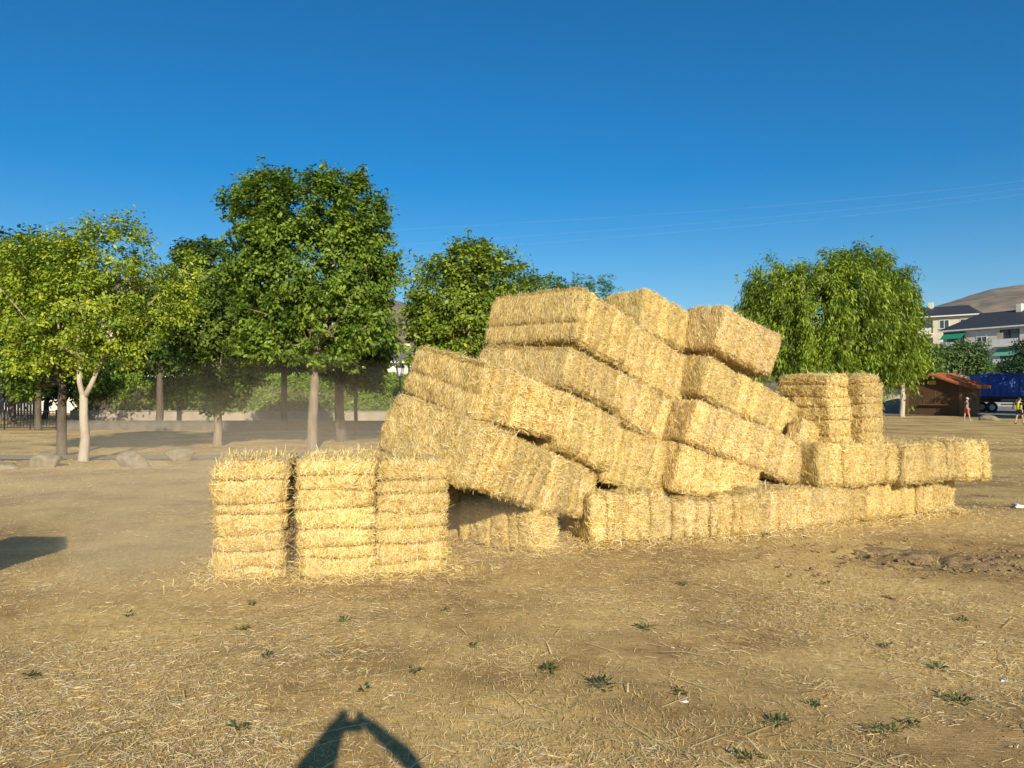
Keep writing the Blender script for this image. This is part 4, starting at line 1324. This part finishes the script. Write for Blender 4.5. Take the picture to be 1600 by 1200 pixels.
def walker(x, d, h, face, label, top, bottom, shoes, cap=None, vest=None, stride=.5, arm_sw=.3):
    """figure 1.75 units tall before scaling, walking along local +x"""
    root = empty('person', (x, d, float(ground_z(np.array([x]), np.array([d]))[0])), face)
    tag(root, label, 'person', 'people walking on the field')
    s = h / 1.75
    root.scale = (s, s, s)
    st = stride
    fR = np.array([.28 * st + .1, -.09, .07]); fL = np.array([-.42 * st, .09, .1])
    kR = np.array([.2 * st + .06, -.09, .5]); kL = np.array([-.08, .09, .5])
    pel = np.array([0, 0, .93])
    verts = [pel, (0, 0, 1.1), (.01, 0, 1.27), (.0, 0, 1.42), (.02, 0, 1.5), (.03, 0, 1.58),
             (0, -.09, .88), kR, fR, fR + [.13, 0, -.035], (0, .09, .88), kL, fL, fL + [.12, 0, -.05],
             (0, -.19, 1.4), (-arm_sw * .4, -.24, 1.14), (-arm_sw * .4 + .1, -.23, .92),
             (0, .19, 1.4), (arm_sw * .35, .24, 1.14), (arm_sw * .35 + .16, .22, .96)]
    verts = [np.array(v, float) for v in verts]
    edges = [(0, 1), (1, 2), (2, 3), (3, 4), (4, 5), (0, 6), (6, 7), (7, 8), (8, 9), (0, 10), (10, 11), (11, 12), (12, 13), (3, 14), (14, 15), (15, 16), (3, 17), (17, 18), (18, 19)]
    rad = [.13, .12, .135, .12, .055, .055, .088, .056, .04, .034, .088, .056, .04, .034, .055, .04, .03, .055, .04, .03]
    fingers(verts, edges, rad, 16, verts[16] + [.02, 0, -.07], (.2, 0, -.98), (.98, 0, .2), (0, 1, 0))
    fingers(verts, edges, rad, 19, verts[19] + [.05, 0, -.05], (.5, 0, -.86), (.86, 0, .5), (0, -1, 0))
    body = skin('body', verts, edges, rad, M['skin'], root)
    # head with a nose and ears, on the neck
    V, F = egg((.05, 0, 1.64), (.098, .077, .12))
    hd = MB().add(V, F)
    hd.add(*egg((.148, 0, 1.625), (.02, .013, .022), 6))
    for q in (-1, 1): hd.add(*egg((.04, q * .078, 1.635), (.018, .012, .03), 6))
    head = hd.build('head', M['skin'], root, True)
    for q in (-1, 1):
        MB().add(*egg((.133, q * .032, 1.65), (.008, .013, .007), 6)).build('eye', M['hair'], head, True)
    MB().add(*egg((.14, 0, 1.572), (.008, .026, .007), 6)).build('mouth', M['shorts_red'], head, True)
    V, F = egg((.03, 0, 1.67), (.105, .085, .108))
    V = [(vx, vy, max(vz, 1.6 if vx < .03 else 1.7)) for vx, vy, vz in V]
    MB().add(V, F).build('hair', M['hair'], root, True)
    sv = [verts[0] + [0, 0, .02], verts[1], verts[2], verts[3], verts[14], verts[14] * .35 + verts[15] * .65, verts[17], verts[17] * .35 + verts[18] * .65]
    skin('shirt', sv, [(0, 1), (1, 2), (2, 3), (3, 4), (4, 5), (3, 6), (6, 7)], [.15, .145, .155, .125, .075, .062, .075, .062], top, root)
    sh = [verts[0], verts[6], verts[6] * .25 + verts[7] * .75, verts[10], verts[10] * .25 + verts[11] * .75, verts[0] + [0, 0, .1]]
    skin('shorts', sh, [(0, 1), (1, 2), (0, 3), (3, 4), (0, 5)], [.145, .108, .09, .108, .09, .135], bottom, root)
    for a, b in ((8, 9), (12, 13)):
        skin('shoe', [verts[a] + [-.05, 0, -.03], verts[a] + [.03, 0, -.03], verts[b] + [.02, 0, 0]], [(0, 1), (1, 2)], [(.045, .045), (.05, .045), (.045, .03)], shoes, root)
    if cap:
        V, F = egg((.045, 0, 1.69), (.115, .095, .1))
        V = [(vx, vy, max(vz, 1.69)) for vx, vy, vz in V]
        cp_ = MB().add(V, F)
        cp_.add([(.12, -.07, 1.695), (.25, -.045, 1.675), (.25, .045, 1.675), (.12, .07, 1.695), (.12, -.07, 1.71), (.25, -.045, 1.69), (.25, .045, 1.69), (.12, .07, 1.71)],
                [(0,3,2,1),(4,5,6,7),(0,1,5,4),(1,2,6,5),(2,3,7,6),(3,0,4,7)])
        cp_.build('cap', cap, root, True)
    if vest:
        skin('vest', [verts[0] + [0, 0, .0], verts[1], verts[2], verts[3] + [0, 0, .0], verts[14] * .8 + verts[3] * .2, verts[17] * .8 + verts[3] * .2], [(0, 1), (1, 2), (2, 3), (3, 4), (3, 5)], [.18, .18, .19, .165, .12, .12], vest, root)
dd = gd(658.5)
walker((1510 - 800) / F_PX * dd, dd, 1.58, R(-5), 'person in a pale cap, grey shirt and coral shorts walking past the kiosk', M['shirt_grey'], M['shorts_red'], M['shoe_teal'], cap=M['cap'], stride=.35)
dd = gd(663)
walker((1592 - 800) / F_PX * dd, dd, 1.62, R(15), 'person in a bright yellow vest and dark shorts walking by the truck', M['black_cloth'], M['black_cloth'], M['black_cloth'], vest=M['vest'], stride=.55)

# the one who takes the picture, arms raised with the phone; the shadow falls into view
def photographer():
    root = empty('person', (-.04, -.36, 0)); tag(root, 'person in dark clothes holding a phone up at the viewpoint, seen by the shadow', 'person')
    V_ = lambda *q: np.array(q, float)
    verts = [V_(0, 0, .9), V_(0, -.01, 1.05), V_(0, -.01, 1.2), V_(-.01, 0, 1.35), V_(-.05, .05, 1.52),
             V_(.09, 0, .86), V_(.1, .01, .48), V_(.11, 0, .08), V_(.12, .12, .04), V_(-.09, 0, .86), V_(-.1, .01, .48), V_(-.11, 0, .08), V_(-.12, .12, .04),
             V_(.2, 0, 1.38), V_(.49, .08, 1.62), V_(.19, .31, 1.885),
             V_(-.19, 0, 1.38), V_(-.12, .14, 1.7), V_(-.04, .31, 1.87), V_(.37, .2, 1.8)]
    edges = [(0, 1), (1, 2), (2, 3), (3, 4), (0, 5), (5, 6), (6, 7), (7, 8), (0, 9), (9, 10), (10, 11), (11, 12), (3, 13), (13, 14), (14, 19), (19, 15), (3, 16), (16, 17), (17, 18)]
    rad = [.14, .13, .14, .12, .055, .09, .06, .045, .04, .09, .06, .045, .04, .06, .055, .04, .08, .13, .055, .05]
    fingers(verts, edges, rad, 15, V_(.14, .335, 1.91), (-.7, .1, .7), (.3, .9, -.1), (0, -1, 0), 1.2)
    fingers(verts, edges, rad, 18, V_(-.02, .335, 1.9), (.3, .1, .9), (-.9, .3, .1), (0, -1, 0), 1.2)
    skin('body', verts, edges, rad, M['black_cloth'], root)
    V, F = egg((-.07, .08, 1.665), (.088, .1, .125))
    MB().add(V, F).build('head', M['skin'], root, True)
    ph = empty('phone', (-.035, -.03, 1.867)); tag(ph, 'slim black phone held up sideways at the viewpoint', 'phone')
    MB().box((-.05, -.004, 0), (.11, .004, .074), .003).build('case', M['black_cloth'], ph)
    MB().box((-.045, .0042, .005), (.105, .0052, .069)).build('screen', M['pane'], ph)
photographer()

# ------------------------------------------------------------------ loader tractor beside the field, its raised bucket shades the corner
M['tractor'] = plain('green_paint', (.05, .16, .05), .4)
def tractor():
    root = empty('tractor', (-8.4, 5.7, 0), 0); tag(root, 'loader tractor with a raised bucket just beyond the picture edge, seen by its shadow', 'tractor')
    MB().box((-.3, -.35, .85), (1.6, .35, 1.55), .06).build('hood', M['tractor'], root)
    MB().box((-1.6, -.5, .8), (-.3, .5, 1.2), .04).build('chassis', M['chassis'], root)
    cab_ = MB().box((-1.6, -.62, 2.4), (-.2, .62, 2.5), .03)
    for x in (-1.55, -.3):
        for y in (-.55, .55):
            cab_.tube([(x, y, 1.2), (x, y, 2.42)], .035, 6)
    cb = cab_.build('cab', M['tractor'], root)
    MB().box((-.27, -.5, 1.3), (-.25, .5, 2.38)).build('windscreen', M['pane'], cb)
    for y in (-.75, .75):
        wheel(root, -1.2, y, .75, .75, .42); wheel(root, 1.1, y * .9, .48, .48, .3)
    for y in (-.45, .45):
        MB().tube([(-.1, y, 1.25), (1.2, y, 1.75), (2.6, y, 1.5), (2.95, y, 1.35)], .06, 6).build('loader_arm', M['tractor'], root)
    b = MB().prism([(2.62, 1.78), (3.3, 1.8), (3.62, 1.46), (3.5, 1.1), (3.1, 1.2), (2.75, 1.3)], 1, -.28, .28).build('bucket', M['steel'], root)
tractor()

# ------------------------------------------------------------------ dust in the air behind the upright bales, and the haze
def volume_mat(name, color, density, aniso):
    m = bpy.data.materials.new(name)
    m.use_nodes = True
    nt = m.node_tree
    nt.nodes.remove(nt.nodes['Principled BSDF'])
    v = nt.nodes.new('ShaderNodeVolumePrincipled')
    v.inputs['Color'].default_value = (*color, 1)
    v.inputs['Density'].default_value = density
    v.inputs['Anisotropy'].default_value = aniso
    nt.links.new(v.outputs[0], nt.nodes['Material Output'].inputs['Volume'])
    return m
def puff(c, r, dens, seed, label):
    """soft dust: loose shells inside one another, each adding a little"""
    V0, F = egg((0, 0, 0), (1, 1, 1), 26)
    V0 = np.array(V0)
    for k, q in enumerate((1.0, .68)):
        V = V0 * (1 + .3 * noise(V0 + seed * 7 + k * 3, 1.5, 81) + .12 * noise(V0 + seed * 7 + k * 3, 4, 82))[:, None] * q
        V = V * np.array(r) + np.array([.1 * k * (-1) ** seed, 0, 0]) * r[0]
        V[:, 2] = np.maximum(V[:, 2], -c[2] - .25 - .02 * (seed * 2 + k))
        o = obj_np('dust_cloud', V, np.array(F)[:, ::-1], volume_mat('dust', (1.0, .8, .54), dens / 2, -.15), smooth=True)
        o.location = c
        tag(o, label, 'dust', 'drifting dust', kind='stuff')
puff((-5.6, 17.0, .6), (4.2, 3.2, 2.0), .032, 1, 'pale dust drifting between the park trees and the upright bales')
puff((-6.4, 11.9, .2), (6.0, 5.6, 1.2), .055, 2, 'low tan dust hanging over the bare ground beside the upright bales')  # real dust, stretched forward to warm the bluish bucket shadow
puff((-2.9, 13.6, .7), (2.9, 2.4, 1.9), .035, 3, 'pale dust behind the middle upright bale')
puff((-.4, 8.75, .25), (1.1, .85, .8), .15, 4, 'tan dust swirling inside the dark hollow')
puff((-3.4, 7.9, .05), (1.6, 1.3, .8), .14, 5, 'tan dust round the foot of the outermost upright bale')
HZ = MB().box((-3400, -120, -30), (4200, 3150, 420))
hz = HZ.build('haze', volume_mat('haze_air', (.78, .86, 1.0), .00005, 0.0))
tag(hz, 'thin blue summer haze over the valley', 'haze', kind='stuff')
